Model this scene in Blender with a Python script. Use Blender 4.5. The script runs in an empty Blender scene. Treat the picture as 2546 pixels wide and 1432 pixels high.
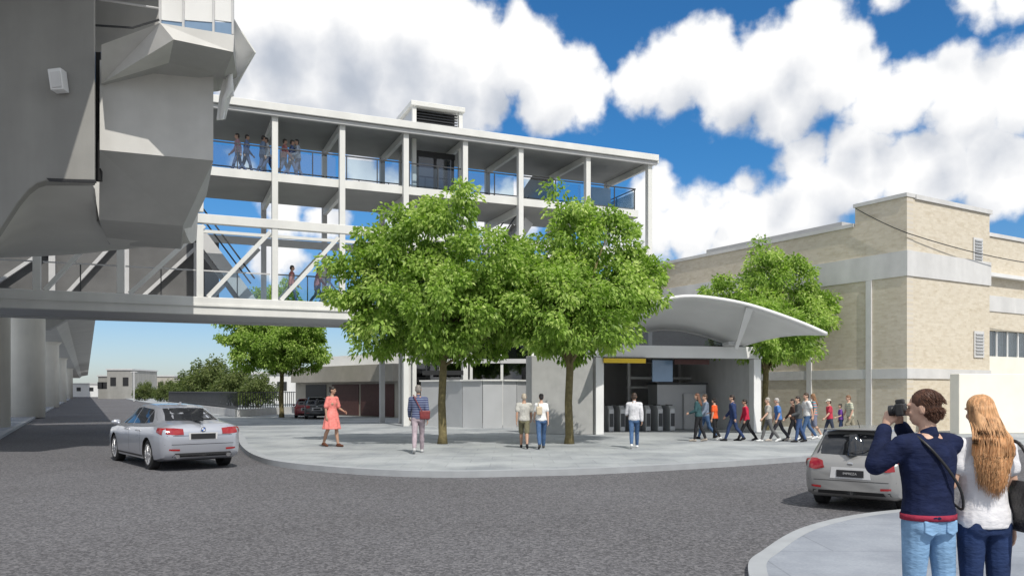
import bpy, bmesh, math, random
import numpy as np
from mathutils import Vector as V, Matrix
R=math.radians; sin=math.sin; cos=math.cos
random.seed(7); rng=np.random.default_rng(7)
S=bpy.context.scene; COL=S.collection
F=2000.; CX=1273.; HY=972.; EYE=1.65
def pt(px,py,Y): return V(((px-CX)*Y/F, Y, EYE-(py-HY)*Y/F))
def gp(px,py,z=0.):
    Y=(EYE-z)*F/(py-HY); return V(((px-CX)*Y/F,Y,z))
# ------------------------------------------------------------------ helpers
WL={}
def tag(o,label=None,cat=None,group=None,kind=None):
    if label: o['label']=label
    if cat: o['category']=cat
    if group: o['group']=group
    if kind: o['kind']=kind
    return o
def empty(name,loc,label,cat,group=None,rz=0,sc=1):
    o=bpy.data.objects.new(name,None); COL.objects.link(o); o.location=loc
    o.rotation_euler=(0,0,rz); o.scale=(sc,sc,sc); WL[o]=V(loc)
    o.empty_display_size=.1
    return tag(o,label,cat,group)
class MB:
    def __init__(s): s.v=[];s.f=[];s.m=[]
    def add(s,vs,fs,mi=0):
        o=len(s.v); s.v+=[tuple(p) for p in vs]
        for f in fs: s.f.append(tuple(i+o for i in f)); s.m.append(mi)
        return s
    def ob(s,c,u,v,w,mi=0):
        P=[c+u*a+v*b+w*d for d in(-1,1) for b in(-1,1) for a in(-1,1)]
        return s.add(P,[(0,2,3,1),(4,5,7,6),(0,1,5,4),(2,6,7,3),(0,4,6,2),(1,3,7,5)],mi)
    def box(s,x0,x1,y0,y1,z0,z1,mi=0):
        return s.ob(V(((x0+x1)/2,(y0+y1)/2,(z0+z1)/2)),V(((x1-x0)/2,0,0)),V((0,(y1-y0)/2,0)),V((0,0,(z1-z0)/2)),mi)
    def beam(s,p,q,w,h,up=(0,0,1),mi=0):
        p=V(p);q=V(q);d=q-p;up=V(up)
        side=d.cross(up)
        if side.length<1e-5: side=d.cross(V((0,1,0)))
        side.normalize(); u=side.cross(d).normalized()
        return s.ob((p+q)/2,d/2,side*(w/2),u*(h/2),mi)
    def prism(s,poly,vec,mi=0):
        n=len(poly);vec=V(vec);P=[V(p) for p in poly]+[V(p)+vec for p in poly]
        return s.add(P,[tuple(range(n)),tuple(range(2*n-1,n-1,-1))]+[(i,i+n,(i+1)%n+n,(i+1)%n) for i in range(n)],mi)
    def loft(s,rings,cap=True,mi=0,closed=True):
        n=len(rings[0]);vs=[p for r in rings for p in r];fs=[]
        for k in range(len(rings)-1):
            for i in range(n if closed else n-1):
                j=(i+1)%n; fs.append((k*n+i,k*n+j,(k+1)*n+j,(k+1)*n+i))
        if cap: fs.append(tuple(range(n-1,-1,-1))); fs.append(tuple(range((len(rings)-1)*n,len(rings)*n)))
        return s.add(vs,fs,mi)
    def tube(s,path,r,n=8,mi=0):
        path=[V(p) for p in path];rings=[]
        for i,p in enumerate(path):
            d=(path[min(i+1,len(path)-1)]-path[max(i-1,0)]).normalized()
            a=V((0,0,1)) if abs(d.z)<.9 else V((1,0,0))
            u=d.cross(a).normalized();v=d.cross(u)
            rr=r[i] if isinstance(r,(list,tuple)) else r
            rings.append([p+u*(rr*cos(t*2*math.pi/n))+v*(rr*sin(t*2*math.pi/n)) for t in range(n)])
        return s.loft(rings,True,mi)
    def lathe(s,prof,axis='z',n=24,c=(0,0,0),mi=0):
        c=V(c);rings=[]
        for (r,h) in prof:
            ring=[]
            for t in range(n):
                a=t*2*math.pi/n
                if axis=='z': ring.append(c+V((r*cos(a),r*sin(a),h)))
                else: ring.append(c+V((h,r*cos(a),r*sin(a))))
            rings.append(ring)
        return s.loft(rings,True,mi)
    def build(s,name,mats,parent=None,smooth=False,bevel=0,fix=True,local=False):
        off=V((0,0,0))
        if parent is not None and not local: off=WL.get(parent,V((0,0,0)))
        me=bpy.data.meshes.new(name)
        if off.length>0: vs=[(p[0]-off.x,p[1]-off.y,p[2]-off.z) for p in s.v]
        else: vs=s.v
        me.from_pydata(vs,[],s.f)
        if not isinstance(mats,(list,tuple)): mats=[mats]
        for m in mats: me.materials.append(m)
        me.polygons.foreach_set('material_index',s.m)
        if smooth: me.polygons.foreach_set('use_smooth',[True]*len(s.f))
        if fix:
            bm=bmesh.new();bm.from_mesh(me);bmesh.ops.recalc_face_normals(bm,faces=bm.faces);bm.to_mesh(me);bm.free()
        me.update()
        o=bpy.data.objects.new(name,me);COL.objects.link(o)
        if parent is not None: o.parent=parent; WL[o]=off if not local else V((0,0,0))
        if bevel:
            b=o.modifiers.new('b','BEVEL');b.width=bevel;b.segments=2;b.limit_method='ANGLE'
        return o
def rcone(mb,p,q,r1,r2,fl=1.,fv=(1,0,0),n=12):
    p=V(p);q=V(q);w=q-p;L=w.length
    w=w/L if L>1e-6 else V((0,0,1))
    fv=V(fv);u=fv-w*fv.dot(w)
    if u.length<1e-2: u=V((0,1,0))-w*w.y
    if u.length<1e-2: u=V((0,0,1))-w*w.z
    u.normalize();v=w.cross(u)*fl
    vs=[p-w*r1]
    for c,r,aa in((p,r1,(-60,-30,0)),(q,r2,(0,30,60))):
        for a in aa:
            a=R(a);cc=c+w*(r*sin(a));rr=r*cos(a)
            vs+=[cc+u*(rr*cos(t*2*math.pi/n))+v*(rr*sin(t*2*math.pi/n)) for t in range(n)]
    vs.append(q+w*r2);fs=[]
    for i in range(n): fs.append((0,1+(i+1)%n,1+i))
    for k in range(5):
        for i in range(n):
            a=1+k*n+i;b=1+k*n+(i+1)%n;fs.append((a,b,b+n,a+n))
    e=len(vs)-1
    for i in range(n): fs.append((e,1+5*n+i,1+5*n+(i+1)%n))
    mb.add(vs,fs)
def ell(mb,c,r,M=None,n=14,k=9):
    c=V(c);vs=[];fs=[]
    def tr(x,y,z):
        p=V((x*r[0],y*r[1],z*r[2])); 
        return c+(M@p if M else p)
    vs.append(tr(0,0,-1))
    for j in range(1,k):
        a=-math.pi/2+math.pi*j/k
        vs+=[tr(cos(a)*cos(t*2*math.pi/n),cos(a)*sin(t*2*math.pi/n),sin(a)) for t in range(n)]
    vs.append(tr(0,0,1))
    for i in range(n): fs.append((0,1+(i+1)%n,1+i))
    for j in range(k-2):
        for i in range(n):
            a=1+j*n+i;b=1+j*n+(i+1)%n;fs.append((a,b,b+n,a+n))
    e=len(vs)-1
    for i in range(n): fs.append((e,1+(k-2)*n+i,1+(k-2)*n+(i+1)%n))
    mb.add(vs,fs)
# ------------------------------------------------------------------ materials
def nt(name):
    m=bpy.data.materials.new(name);m.use_nodes=True;t=m.node_tree
    return m,t,t.nodes['Principled BSDF']
def N(t,ty,**k):
    n=t.nodes.new(ty)
    for a,b in k.items(): setattr(n,a,b)
    return n
def mathn(t,op,a,b=None,c=None,clamp=False):
    n=t.nodes.new('ShaderNodeMath');n.operation=op;n.use_clamp=clamp
    for i,x in enumerate((a,b,c)):
        if x is None: continue
        if isinstance(x,(int,float)): n.inputs[i].default_value=x
        else: t.links.new(x,n.inputs[i])
    return n.outputs[0]
def ramp(t,fac,stops):
    r=N(t,'ShaderNodeValToRGB');e=r.color_ramp.elements
    while len(e)<len(stops): e.new(.5)
    for k,(p,c) in enumerate(stops): e[k].position=p;e[k].color=(*c,1)
    t.links.new(fac,r.inputs[0]);return r.outputs[0]
def sc3(c,k): return tuple(max(0,min(1,x*k)) for x in c)
def mat(name,col,rough=.7,metal=0,amt=.12,scale=3.,bump=0,bscale=40.,stain=0,coat=0,spec=.5,streak=False,bst=None):
    m,t,b=nt(name);tc=N(t,'ShaderNodeTexCoord')
    n1=N(t,'ShaderNodeTexNoise');n1.inputs['Scale'].default_value=scale;n1.inputs['Detail'].default_value=6
    t.links.new(tc.outputs['Object'],n1.inputs['Vector'])
    c=ramp(t,n1.outputs['Fac'],[(.25,sc3(col,1-amt)),(.75,sc3(col,1+amt))])
    if stain:
        mp=N(t,'ShaderNodeMapping');mp.inputs['Scale'].default_value=(1.2,1.2,.18) if streak else (.35,.35,.35)
        t.links.new(tc.outputs['Object'],mp.inputs['Vector'])
        n2=N(t,'ShaderNodeTexNoise');n2.inputs['Scale'].default_value=1.;n2.inputs['Detail'].default_value=5
        t.links.new(mp.outputs[0],n2.inputs['Vector'])
        f=ramp(t,n2.outputs['Fac'],[(.35,(1-stain,)*3),(.65,(1,1,1))])
        mx=N(t,'ShaderNodeMix',data_type='RGBA',blend_type='MULTIPLY');mx.inputs[0].default_value=1
        t.links.new(c,mx.inputs[6]);t.links.new(f,mx.inputs[7]);c=mx.outputs[2]
    t.links.new(c,b.inputs['Base Color'])
    b.inputs['Roughness'].default_value=rough;b.inputs['Metallic'].default_value=metal
    b.inputs['Specular IOR Level'].default_value=spec
    if coat: b.inputs['Coat Weight'].default_value=coat;b.inputs['Coat Roughness'].default_value=.05
    if bump:
        n3=N(t,'ShaderNodeTexNoise');n3.inputs['Scale'].default_value=bscale;n3.inputs['Detail'].default_value=4
        if bst:
            mp=N(t,'ShaderNodeMapping');mp.inputs['Scale'].default_value=bst;mp.inputs['Rotation'].default_value=(0,.5,.3)
            t.links.new(tc.outputs['Object'],mp.inputs['Vector']);t.links.new(mp.outputs[0],n3.inputs['Vector'])
        else: t.links.new(tc.outputs['Object'],n3.inputs['Vector'])
        bp=N(t,'ShaderNodeBump');bp.inputs['Strength'].default_value=bump;bp.inputs['Distance'].default_value=.02
        t.links.new(n3.outputs['Fac'],bp.inputs['Height']);t.links.new(bp.outputs[0],b.inputs['Normal'])
    return m
CL={}
def cloth(col,scale=14):
    if col not in CL: CL[col]=mat('fabric',col,.85,0,.22,scale,.5,26,spec=.2)
    return CL[col]
def stripe_mat(c1,c2,f):
    m,t,b=nt('striped_fabric');tc=N(t,'ShaderNodeTexCoord');sp=N(t,'ShaderNodeSeparateXYZ')
    t.links.new(tc.outputs['Object'],sp.inputs[0])
    s=mathn(t,'SINE',mathn(t,'MULTIPLY',sp.outputs[2],f))
    t.links.new(ramp(t,mathn(t,'MULTIPLY_ADD',s,.5,.5),[(.45,c1),(.55,c2)]),b.inputs['Base Color'])
    b.inputs['Roughness'].default_value=.9;return m
def glass_mat(name,tint,alpha,rough=.03):
    m=bpy.data.materials.new(name);m.use_nodes=True;t=m.node_tree;t.nodes.clear()
    o=N(t,'ShaderNodeOutputMaterial');tr=N(t,'ShaderNodeBsdfTransparent');gl=N(t,'ShaderNodeBsdfGlossy')
    tr.inputs[0].default_value=(*tint,1);gl.inputs['Roughness'].default_value=rough
    fr=N(t,'ShaderNodeFresnel');fr.inputs[0].default_value=1.45
    f=mathn(t,'MULTIPLY_ADD',fr.outputs[0],.8,alpha,True)
    mx=N(t,'ShaderNodeMixShader');t.links.new(f,mx.inputs[0]);t.links.new(tr.outputs[0],mx.inputs[1]);t.links.new(gl.outputs[0],mx.inputs[2])
    t.links.new(mx.outputs[0],o.inputs[0]);return m
M={}
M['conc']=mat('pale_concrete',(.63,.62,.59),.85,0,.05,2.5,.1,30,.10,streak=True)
M['conc_m']=mat('mid_shaded_concrete',(.43,.425,.41),.85,0,.05,2.5,.1,30,.10)  # mid grey; on the station undersides this darker tone is painted shade
M['conc_d']=mat('grey_shaded_concrete',(.32,.315,.295),.85,0,.07,1.2,.1,25,.14,streak=True)  # grey; on the station wall the dark tone is painted shade
M['soffit']=mat('soffit_concrete',(.60,.595,.56),.85,0,.05,.8,.05,25,.08)
M['pier']=mat('pier_concrete',(.88,.85,.76),.85,0,.05,1.2,.1,25,.10,streak=True)  # brightened base colour stands in for sun the piers do not receive
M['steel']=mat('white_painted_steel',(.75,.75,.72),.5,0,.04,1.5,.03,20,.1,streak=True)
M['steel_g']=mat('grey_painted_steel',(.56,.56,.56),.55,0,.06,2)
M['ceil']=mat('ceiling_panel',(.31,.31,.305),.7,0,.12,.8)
M['dark']=mat('dark_metal',(.06,.063,.068),.45,.3,.15,5)
M['darkwall']=mat('dark_wall_panel',(.13,.13,.13),.6,0,.2,1.2)
M['white']=mat('white_coating',(.80,.80,.79),.4,0,.04,1.5,.02,20,.05)
M['panel']=mat('grey_metal_panel',(.52,.53,.54),.4,.2,.06,1.5)
M['block']=mat('grey_block',(.50,.50,.485),.8,0,.08,4,.1,20,.12)
M['band']=mat('stone_band',(.69,.685,.675),.8,0,.05,3,.08,20,.14,streak=True)
M['cream']=mat('cream_render',(.88,.84,.74),.85,0,.04,2,.05,20,.06)
M['creamd']=mat('beige_render',(.47,.44,.385),.85,0,.08,2,.1,20,.18)
M['rust']=mat('brown_shutter',(.085,.035,.031),.6,0,.2,6)
M['yellow']=mat('yellow_sign',(.85,.58,.03),.5,0,.05,4)
M['glass']=glass_mat('clear_glass',(.80,.88,.93),.05)
M['dglass']=glass_mat('dark_glass',(.24,.26,.28),.10)
M['kglass']=glass_mat('tinted_glass',(.10,.11,.125),.08)
M['bglass']=mat('blue_screen_glass',(.22,.32,.46),.15,0,.1,2)
M['rubber']=mat('tyre_rubber',(.018,.018,.019),.8,0,.2,10)
M['rim']=mat('alloy',(.62,.62,.63),.28,.8,.05,5)
M['cglass']=mat('car_window_glass',(.018,.02,.024),.06,0,.1,3,spec=.8)
M['red']=mat('tail_lamp_red',(.28,.012,.015),.12,0,.15,8,coat=.6)
M['plate']=mat('number_plate',(.02,.02,.022),.4,0,.05,8)
M['black']=mat('black_plastic',(.02,.02,.021),.5,0,.1,12)
M['leather']=mat('black_leather',(.018,.017,.018),.38,0,.2,14,.4,50)
M['chrome']=mat('chrome',(.7,.7,.7),.12,1,.03,3)
M['bark']=mat('bark',(.17,.14,.065),.9,0,.35,9,.7,25)
M['bluew']=mat('badge_blue',(.05,.15,.5),.3)
def asphalt():
    m,t,b=nt('asphalt');tc=N(t,'ShaderNodeTexCoord')
    v=N(t,'ShaderNodeTexVoronoi');v.inputs['Scale'].default_value=38
    n=N(t,'ShaderNodeTexNoise');n.inputs['Scale'].default_value=60;n.inputs['Detail'].default_value=4
    n2=N(t,'ShaderNodeTexNoise');n2.inputs['Scale'].default_value=.22;n2.inputs['Detail'].default_value=5
    for q in(v,n,n2): t.links.new(tc.outputs['Object'],q.inputs['Vector'])
    sp=N(t,'ShaderNodeSeparateColor');t.links.new(v.outputs['Color'],sp.inputs[0])
    f=mathn(t,'ADD',mathn(t,'MULTIPLY',sp.outputs[0],.5),mathn(t,'MULTIPLY',n.outputs['Fac'],.6))
    c=ramp(t,f,[(.2,(.058,.058,.062)),(.55,(.132,.130,.138)),(.95,(.262,.258,.268))])
    mx=N(t,'ShaderNodeMix',data_type='RGBA',blend_type='MULTIPLY');mx.inputs[0].default_value=1
    t.links.new(c,mx.inputs[6]);t.links.new(ramp(t,n2.outputs['Fac'],[(.3,(.80,.79,.78)),(.7,(1.,1.,1.))]),mx.inputs[7])
    t.links.new(mx.outputs[2],b.inputs['Base Color']);b.inputs['Roughness'].default_value=.9;b.inputs['Specular IOR Level'].default_value=.2
    bp=N(t,'ShaderNodeBump');bp.inputs['Strength'].default_value=.55;bp.inputs['Distance'].default_value=.013
    t.links.new(f,bp.inputs['Height']);t.links.new(bp.outputs[0],b.inputs['Normal']);return m
M['asphalt']=asphalt()
def paving(name,col,sz):
    m,t,b=nt(name);tc=N(t,'ShaderNodeTexCoord');br=N(t,'ShaderNodeTexBrick')
    br.inputs['Scale'].default_value=1;br.inputs['Brick Width'].default_value=sz;br.inputs['Row Height'].default_value=sz
    br.inputs['Mortar Size'].default_value=.010;br.inputs['Color1'].default_value=(*sc3(col,.95),1);br.inputs['Color2'].default_value=(*sc3(col,1.04),1)
    br.inputs['Mortar'].default_value=(*sc3(col,.8),1)
    n=N(t,'ShaderNodeTexNoise');n.inputs['Scale'].default_value=.55;n.inputs['Detail'].default_value=8;n.inputs['Roughness'].default_value=.65
    n4=N(t,'ShaderNodeTexNoise');n4.inputs['Scale'].default_value=38;n4.inputs['Detail'].default_value=3
    for q in(br,n,n4): t.links.new(tc.outputs['Object'],q.inputs['Vector'])
    mx=N(t,'ShaderNodeMix',data_type='RGBA',blend_type='MULTIPLY');mx.inputs[0].default_value=1
    t.links.new(br.outputs[0],mx.inputs[6]);t.links.new(ramp(t,n.outputs['Fac'],[(.36,(.62,.635,.665)),(.60,(1.,1.,1.))]),mx.inputs[7])  # bluish dark mottle paints soft shadow patches into the paving colour
    mx2=N(t,'ShaderNodeMix',data_type='RGBA',blend_type='MULTIPLY');mx2.inputs[0].default_value=1
    t.links.new(mx.outputs[2],mx2.inputs[6]);t.links.new(ramp(t,n4.outputs['Fac'],[(.3,(.86,.86,.86)),(.7,(1.,1.,1.))]),mx2.inputs[7])
    t.links.new(mx2.outputs[2],b.inputs['Base Color']);b.inputs['Roughness'].default_value=.8;return m
M['plaza']=paving('plaza_paving',(.42,.44,.445),.9)
M['plaza2']=paving('pavement_concrete',(.32,.345,.385),1.6)
M['kerb']=mat('kerb_concrete',(.34,.355,.37),.85,0,.1,3,.1,30)
M['earth']=mat('dry_ground',(.22,.2,.13),.95,0,.2,.15)
def brick(name,d):
    m,t,b=nt(name);tc=N(t,'ShaderNodeTexCoord')
    dp=N(t,'ShaderNodeVectorMath',operation='DOT_PRODUCT');dp.inputs[1].default_value=(d[0],d[1],0)
    t.links.new(tc.outputs['Object'],dp.inputs[0]);sp=N(t,'ShaderNodeSeparateXYZ');t.links.new(tc.outputs['Object'],sp.inputs[0])
    cb=N(t,'ShaderNodeCombineXYZ');t.links.new(dp.outputs['Value'],cb.inputs[0]);t.links.new(sp.outputs[2],cb.inputs[1])
    br=N(t,'ShaderNodeTexBrick');br.inputs['Scale'].default_value=1
    br.inputs['Brick Width'].default_value=.26;br.inputs['Row Height'].default_value=.085;br.inputs['Mortar Size'].default_value=.008
    br.inputs['Color1'].default_value=(.61,.54,.42,1);br.inputs['Color2'].default_value=(.69,.625,.51,1);br.inputs['Mortar'].default_value=(.63,.58,.50,1)
    t.links.new(cb.outputs[0],br.inputs['Vector'])
    mp=N(t,'ShaderNodeMapping');mp.inputs['Scale'].default_value=(2.,3.2,1);t.links.new(cb.outputs[0],mp.inputs[0])
    n=N(t,'ShaderNodeTexNoise');n.inputs['Scale'].default_value=1.5;n.inputs['Detail'].default_value=7;n.inputs['Roughness'].default_value=.7
    t.links.new(mp.outputs[0],n.inputs['Vector'])
    mx=N(t,'ShaderNodeMix',data_type='RGBA',blend_type='MULTIPLY');mx.inputs[0].default_value=1
    t.links.new(br.outputs[0],mx.inputs[6]);t.links.new(ramp(t,n.outputs['Fac'],[(.32,(.86,.83,.78)),(.5,(1.,1.,1.))]),mx.inputs[7])
    t.links.new(mx.outputs[2],b.inputs['Base Color']);b.inputs['Roughness'].default_value=.9
    bp=N(t,'ShaderNodeBump');bp.inputs['Strength'].default_value=.18;bp.inputs['Distance'].default_value=.03
    t.links.new(n.outputs['Fac'],bp.inputs['Height']);t.links.new(bp.outputs[0],b.inputs['Normal']);return m
def leafmat(name,c0,c1,c2):
    m=bpy.data.materials.new(name);m.use_nodes=True;t=m.node_tree;t.nodes.clear()
    o=N(t,'ShaderNodeOutputMaterial');a=N(t,'ShaderNodeAttribute',attribute_name='tone')
    c=ramp(t,a.outputs['Fac'],[(0,c0),(.5,c1),(1,c2)])
    p=N(t,'ShaderNodeBsdfPrincipled');p.inputs['Roughness'].default_value=.45;p.inputs['Specular IOR Level'].default_value=.3
    tr=N(t,'ShaderNodeBsdfTranslucent');t.links.new(c,p.inputs['Base Color'])
    mx0=N(t,'ShaderNodeMix',data_type='RGBA',blend_type='MULTIPLY');mx0.inputs[0].default_value=1;mx0.inputs[7].default_value=(1.0,1.2,.5,1)
    t.links.new(c,mx0.inputs[6]);t.links.new(mx0.outputs[2],tr.inputs[0])
    mx=N(t,'ShaderNodeMixShader');mx.inputs[0].default_value=.42
    t.links.new(p.outputs[0],mx.inputs[1]);t.links.new(tr.outputs[0],mx.inputs[2]);t.links.new(mx.outputs[0],o.inputs[0]);return m
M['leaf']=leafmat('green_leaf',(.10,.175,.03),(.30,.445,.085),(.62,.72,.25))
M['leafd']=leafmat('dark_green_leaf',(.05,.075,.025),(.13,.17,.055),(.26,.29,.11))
# ------------------------------------------------------------------ world + sun + camera
TS=V((.28,-.65,.92)).normalized()
W=bpy.data.worlds.new('World');S.world=W;W.use_nodes=True;t=W.node_tree
bg=t.nodes['Background'];STR=.1;bg.inputs[1].default_value=STR
sky=N(t,'ShaderNodeTexSky',sky_type='NISHITA');sky.sun_disc=False
sky.sun_elevation=math.asin(TS.z);sky.sun_rotation=math.atan2(TS.x,TS.y);sky.air_density=1.;sky.dust_density=.6;sky.ozone_density=2.
circ=[(640,60,120),(760,30,165),(920,70,190),(1060,80,160),(1180,140,128),(1300,135,125),(1395,190,90),(1000,220,160),(800,200,170),(640,220,130),(1150,245,125),(1455,235,80),(1370,255,98),
(1510,225,50),(1565,215,72),(1650,190,100),(1755,150,114),(1820,220,118),(1910,175,130),(2030,75,108),(2080,165,132),(2170,255,108),(1960,255,114),
(2260,225,96),(2380,195,108),(2480,175,90),(2550,230,118),(2400,285,120),
(2000,395,78),(2150,410,120),(2300,420,125),(2480,430,130),(2060,480,112),(1860,470,40),
(1640,480,70),(1720,560,100),(1850,570,112),(1600,580,90),(2000,560,126),
(700,530,66),(810,545,52),(700,645,66),(1000,500,70),(1250,520,80),(1340,440,45),(590,400,38),(900,410,54),
(2430,0,66),(2530,-5,75),(2200,-25,48)]
g=bpy.data.node_groups.new('cloud_field','ShaderNodeTree')
g.interface.new_socket('Vector',in_out='INPUT',socket_type='NodeSocketVector')
g.interface.new_socket('Density',in_out='OUTPUT',socket_type='NodeSocketFloat')
g.interface.new_socket('Soft',in_out='OUTPUT',socket_type='NodeSocketFloat')
gi=N(g,'NodeGroupInput');go=N(g,'NodeGroupOutput')
nz=N(g,'ShaderNodeTexNoise',noise_dimensions='2D');nz.inputs['Scale'].default_value=17;nz.inputs['Detail'].default_value=3;nz.inputs['Roughness'].default_value=.5
g.links.new(gi.outputs[0],nz.inputs['Vector'])
sub=N(g,'ShaderNodeVectorMath',operation='MULTIPLY_ADD');g.links.new(nz.outputs['Color'],sub.inputs[0])
sub.inputs[1].default_value=(.040,.034,0);sub.inputs[2].default_value=(-.020,-.017,0)
ad=N(g,'ShaderNodeVectorMath',operation='ADD');g.links.new(sub.outputs[0],ad.inputs[0]);g.links.new(gi.outputs[0],ad.inputs[1])
cur=None
for(px,py,r) in circ:
    dx=(px-CX)/F;dz=(HY-py)/F
    u=math.atan2(dx,1);v=math.atan2(dz,math.sqrt(1+dx*dx));rr=r/F/(1+.7*dx*dx+.7*dz*dz)
    ds=N(g,'ShaderNodeVectorMath',operation='DISTANCE');g.links.new(ad.outputs[0],ds.inputs[0]);ds.inputs[1].default_value=(u,v,0)
    e=mathn(g,'SUBTRACT',rr,ds.outputs['Value'])
    cur=e if cur is None else mathn(g,'MAXIMUM',cur,e)
sg_=N(g,'ShaderNodeSeparateXYZ');g.links.new(gi.outputs[0],sg_.inputs[0])
far=mathn(g,'MAXIMUM',mathn(g,'SUBTRACT',mathn(g,'ABSOLUTE',sg_.outputs[0]),.68),mathn(g,'SUBTRACT',sg_.outputs[1],.54))
nf=N(g,'ShaderNodeTexNoise',noise_dimensions='2D');nf.inputs['Scale'].default_value=2.6;nf.inputs['Detail'].default_value=2
g.links.new(gi.outputs[0],nf.inputs['Vector'])
rest=mathn(g,'MINIMUM',mathn(g,'MULTIPLY_ADD',nf.outputs['Fac'],.5,-.18),mathn(g,'MULTIPLY',far,2.))  # unseen clouds outside the view, added to brighten and whiten the fill light
cur=mathn(g,'MAXIMUM',cur,rest)
g.links.new(cur,go.inputs[1])
nb=N(g,'ShaderNodeTexNoise',noise_dimensions='2D');nb.inputs['Scale'].default_value=28;nb.inputs['Detail'].default_value=7;nb.inputs['Roughness'].default_value=.54
g.links.new(gi.outputs[0],nb.inputs['Vector'])
g.links.new(mathn(g,'ADD',cur,mathn(g,'MULTIPLY_ADD',nb.outputs['Fac'],.036,-.018)),go.inputs[0])
tc=N(t,'ShaderNodeTexCoord');sp=N(t,'ShaderNodeSeparateXYZ');t.links.new(tc.outputs['Generated'],sp.inputs[0])
uu=mathn(t,'ARCTAN2',sp.outputs[0],sp.outputs[1]);vv=mathn(t,'ARCSINE',sp.outputs[2])
cb=N(t,'ShaderNodeCombineXYZ');t.links.new(uu,cb.inputs[0]);t.links.new(vv,cb.inputs[1])
up=N(t,'ShaderNodeVectorMath',operation='ADD');t.links.new(cb.outputs[0],up.inputs[0]);up.inputs[1].default_value=(.025,.058,0)
g1=N(t,'ShaderNodeGroup');g1.node_tree=g;t.links.new(cb.outputs[0],g1.inputs[0])
g2=N(t,'ShaderNodeGroup');g2.node_tree=g;t.links.new(up.outputs[0],g2.inputs[0])
def sstep(x,a,b):
    n=N(t,'ShaderNodeMapRange',interpolation_type='SMOOTHSTEP');n.inputs[1].default_value=a;n.inputs[2].default_value=b
    t.links.new(x,n.inputs[0]);return n.outputs[0]
mask=sstep(g1.outputs[0],-.006,.014)
diff=mathn(t,'SUBTRACT',g1.outputs[1],g2.outputs[1])
fine=mathn(t,'SUBTRACT',g1.outputs[0],g1.outputs[1])
deep=sstep(g2.outputs[0],-.020,.06)
lit=mathn(t,'ADD',mathn(t,'MULTIPLY_ADD',diff,4.5,.92),mathn(t,'MULTIPLY',fine,7.))
lit=mathn(t,'SUBTRACT',lit,mathn(t,'MULTIPLY',deep,.42),None,True)
cc=ramp(t,lit,[(.0,(3.4,3.9,4.7)),(.35,(5.3,5.75,6.55)),(.62,(7.9,8.1,8.5)),(.90,(10.3,10.3,10.3))])
tcol=ramp(t,sstep(vv,-.02,.30),[(0,(.92,1.0,1.22)),(.35,(.62,.87,1.15)),(1,(.31,.84,1.24))])
tint=N(t,'ShaderNodeMix',data_type='RGBA',blend_type='MULTIPLY');tint.inputs[0].default_value=1
t.links.new(sky.outputs[0],tint.inputs[6]);t.links.new(tcol,tint.inputs[7])
mx=N(t,'ShaderNodeMix',data_type='RGBA');t.links.new(mask,mx.inputs[0]);t.links.new(tint.outputs[2],mx.inputs[6]);t.links.new(cc,mx.inputs[7])
t.links.new(mx.outputs[2],bg.inputs[0])
sl=bpy.data.lights.new('sun','SUN');sl.energy=3.7;sl.angle=R(.5);sl.color=(1,.955,.88)
so=bpy.data.objects.new('sun',sl);COL.objects.link(so);so.rotation_euler=TS.to_track_quat('Z','Y').to_euler()
cd=bpy.data.cameras.new('camera');co=bpy.data.objects.new('photo_camera',cd);COL.objects.link(co)
co.location=(0,0,EYE);co.rotation_euler=(R(90),0,0);cd.sensor_width=36;cd.lens=36*F/2546;cd.shift_y=256/2546;cd.clip_end=6000;cd.clip_start=.05
S.camera=co
try: S.view_settings.view_transform='Standard';S.view_settings.look='None';S.view_settings.exposure=0
except Exception: pass
# ------------------------------------------------------------------ ground
def catmull(P,n=8):
    out=[]
    for i in range(len(P)-1):
        a=P[max(i-1,0)];b=P[i];c=P[i+1];d=P[min(i+2,len(P)-1)]
        for k in range(n):
            s=k/n;out.append(.5*((2*b)+(c-a)*s+(2*a-5*b+4*c-d)*s*s+(3*b-a-3*c+d)*s**3))
    out.append(P[-1]);return out
tag(MB().add([(-2500,-300,-.03),(2500,-300,-.03),(2500,4000,-.03),(-2500,4000,-.03)],[(0,1,2,3)]).build('ground',M['earth'],fix=False),kind='structure')
tag(MB().add([(-90,-20,0),(90,-20,0),(90,60,0),(-40,320,0),(-190,320,0),(-90,60,0)],[(0,1,2,3,4,5)]).build('road',M['asphalt'],fix=False),kind='structure')
edge=[gp(*p) for p in[(300,988),(330,996),(430,1014),(530,1043),(580,1080),(600,1118),(640,1146),(720,1164),(900,1180),(1100,1187),(1300,1184),(1500,1178),(1800,1161),(2040,1144),(2300,1128),(2800,1105)]]
edge=catmull(edge,8);edge.append(V((60,30,0)))
PZ=.12
def pave(name,edge,close,mt,z):
    poly=[V((p.x,p.y,z)) for p in edge+close]
    mb=MB();n=len(poly);mb.add(poly,[tuple(range(n))])
    return tag(mb.build(name,mt),kind='structure')
def kerb(name,edge,z,wd,side):
    a=[];b=[]
    for i,p in enumerate(edge):
        d=(edge[min(i+1,len(edge)-1)]-edge[max(i-1,0)]).normalized();nn=V((-d.y,d.x,0))*side
        a.append(p);b.append(p+nn*wd)
    mb=MB();rings=[[V((p.x,p.y,-.02)),V((p.x,p.y,z+.003)),V((q.x,q.y,z+.003)),V((q.x,q.y,-.02))] for p,q in zip(a,b)]
    mb.loft(rings);return tag(mb.build(name,M['kerb']),kind='structure')
pave('plaza_pavement',edge,[V((60,330,0)),V((-100,330,0))],M['plaza'],PZ)
kerb('plaza_kerb',edge,PZ,.22,1)
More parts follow.
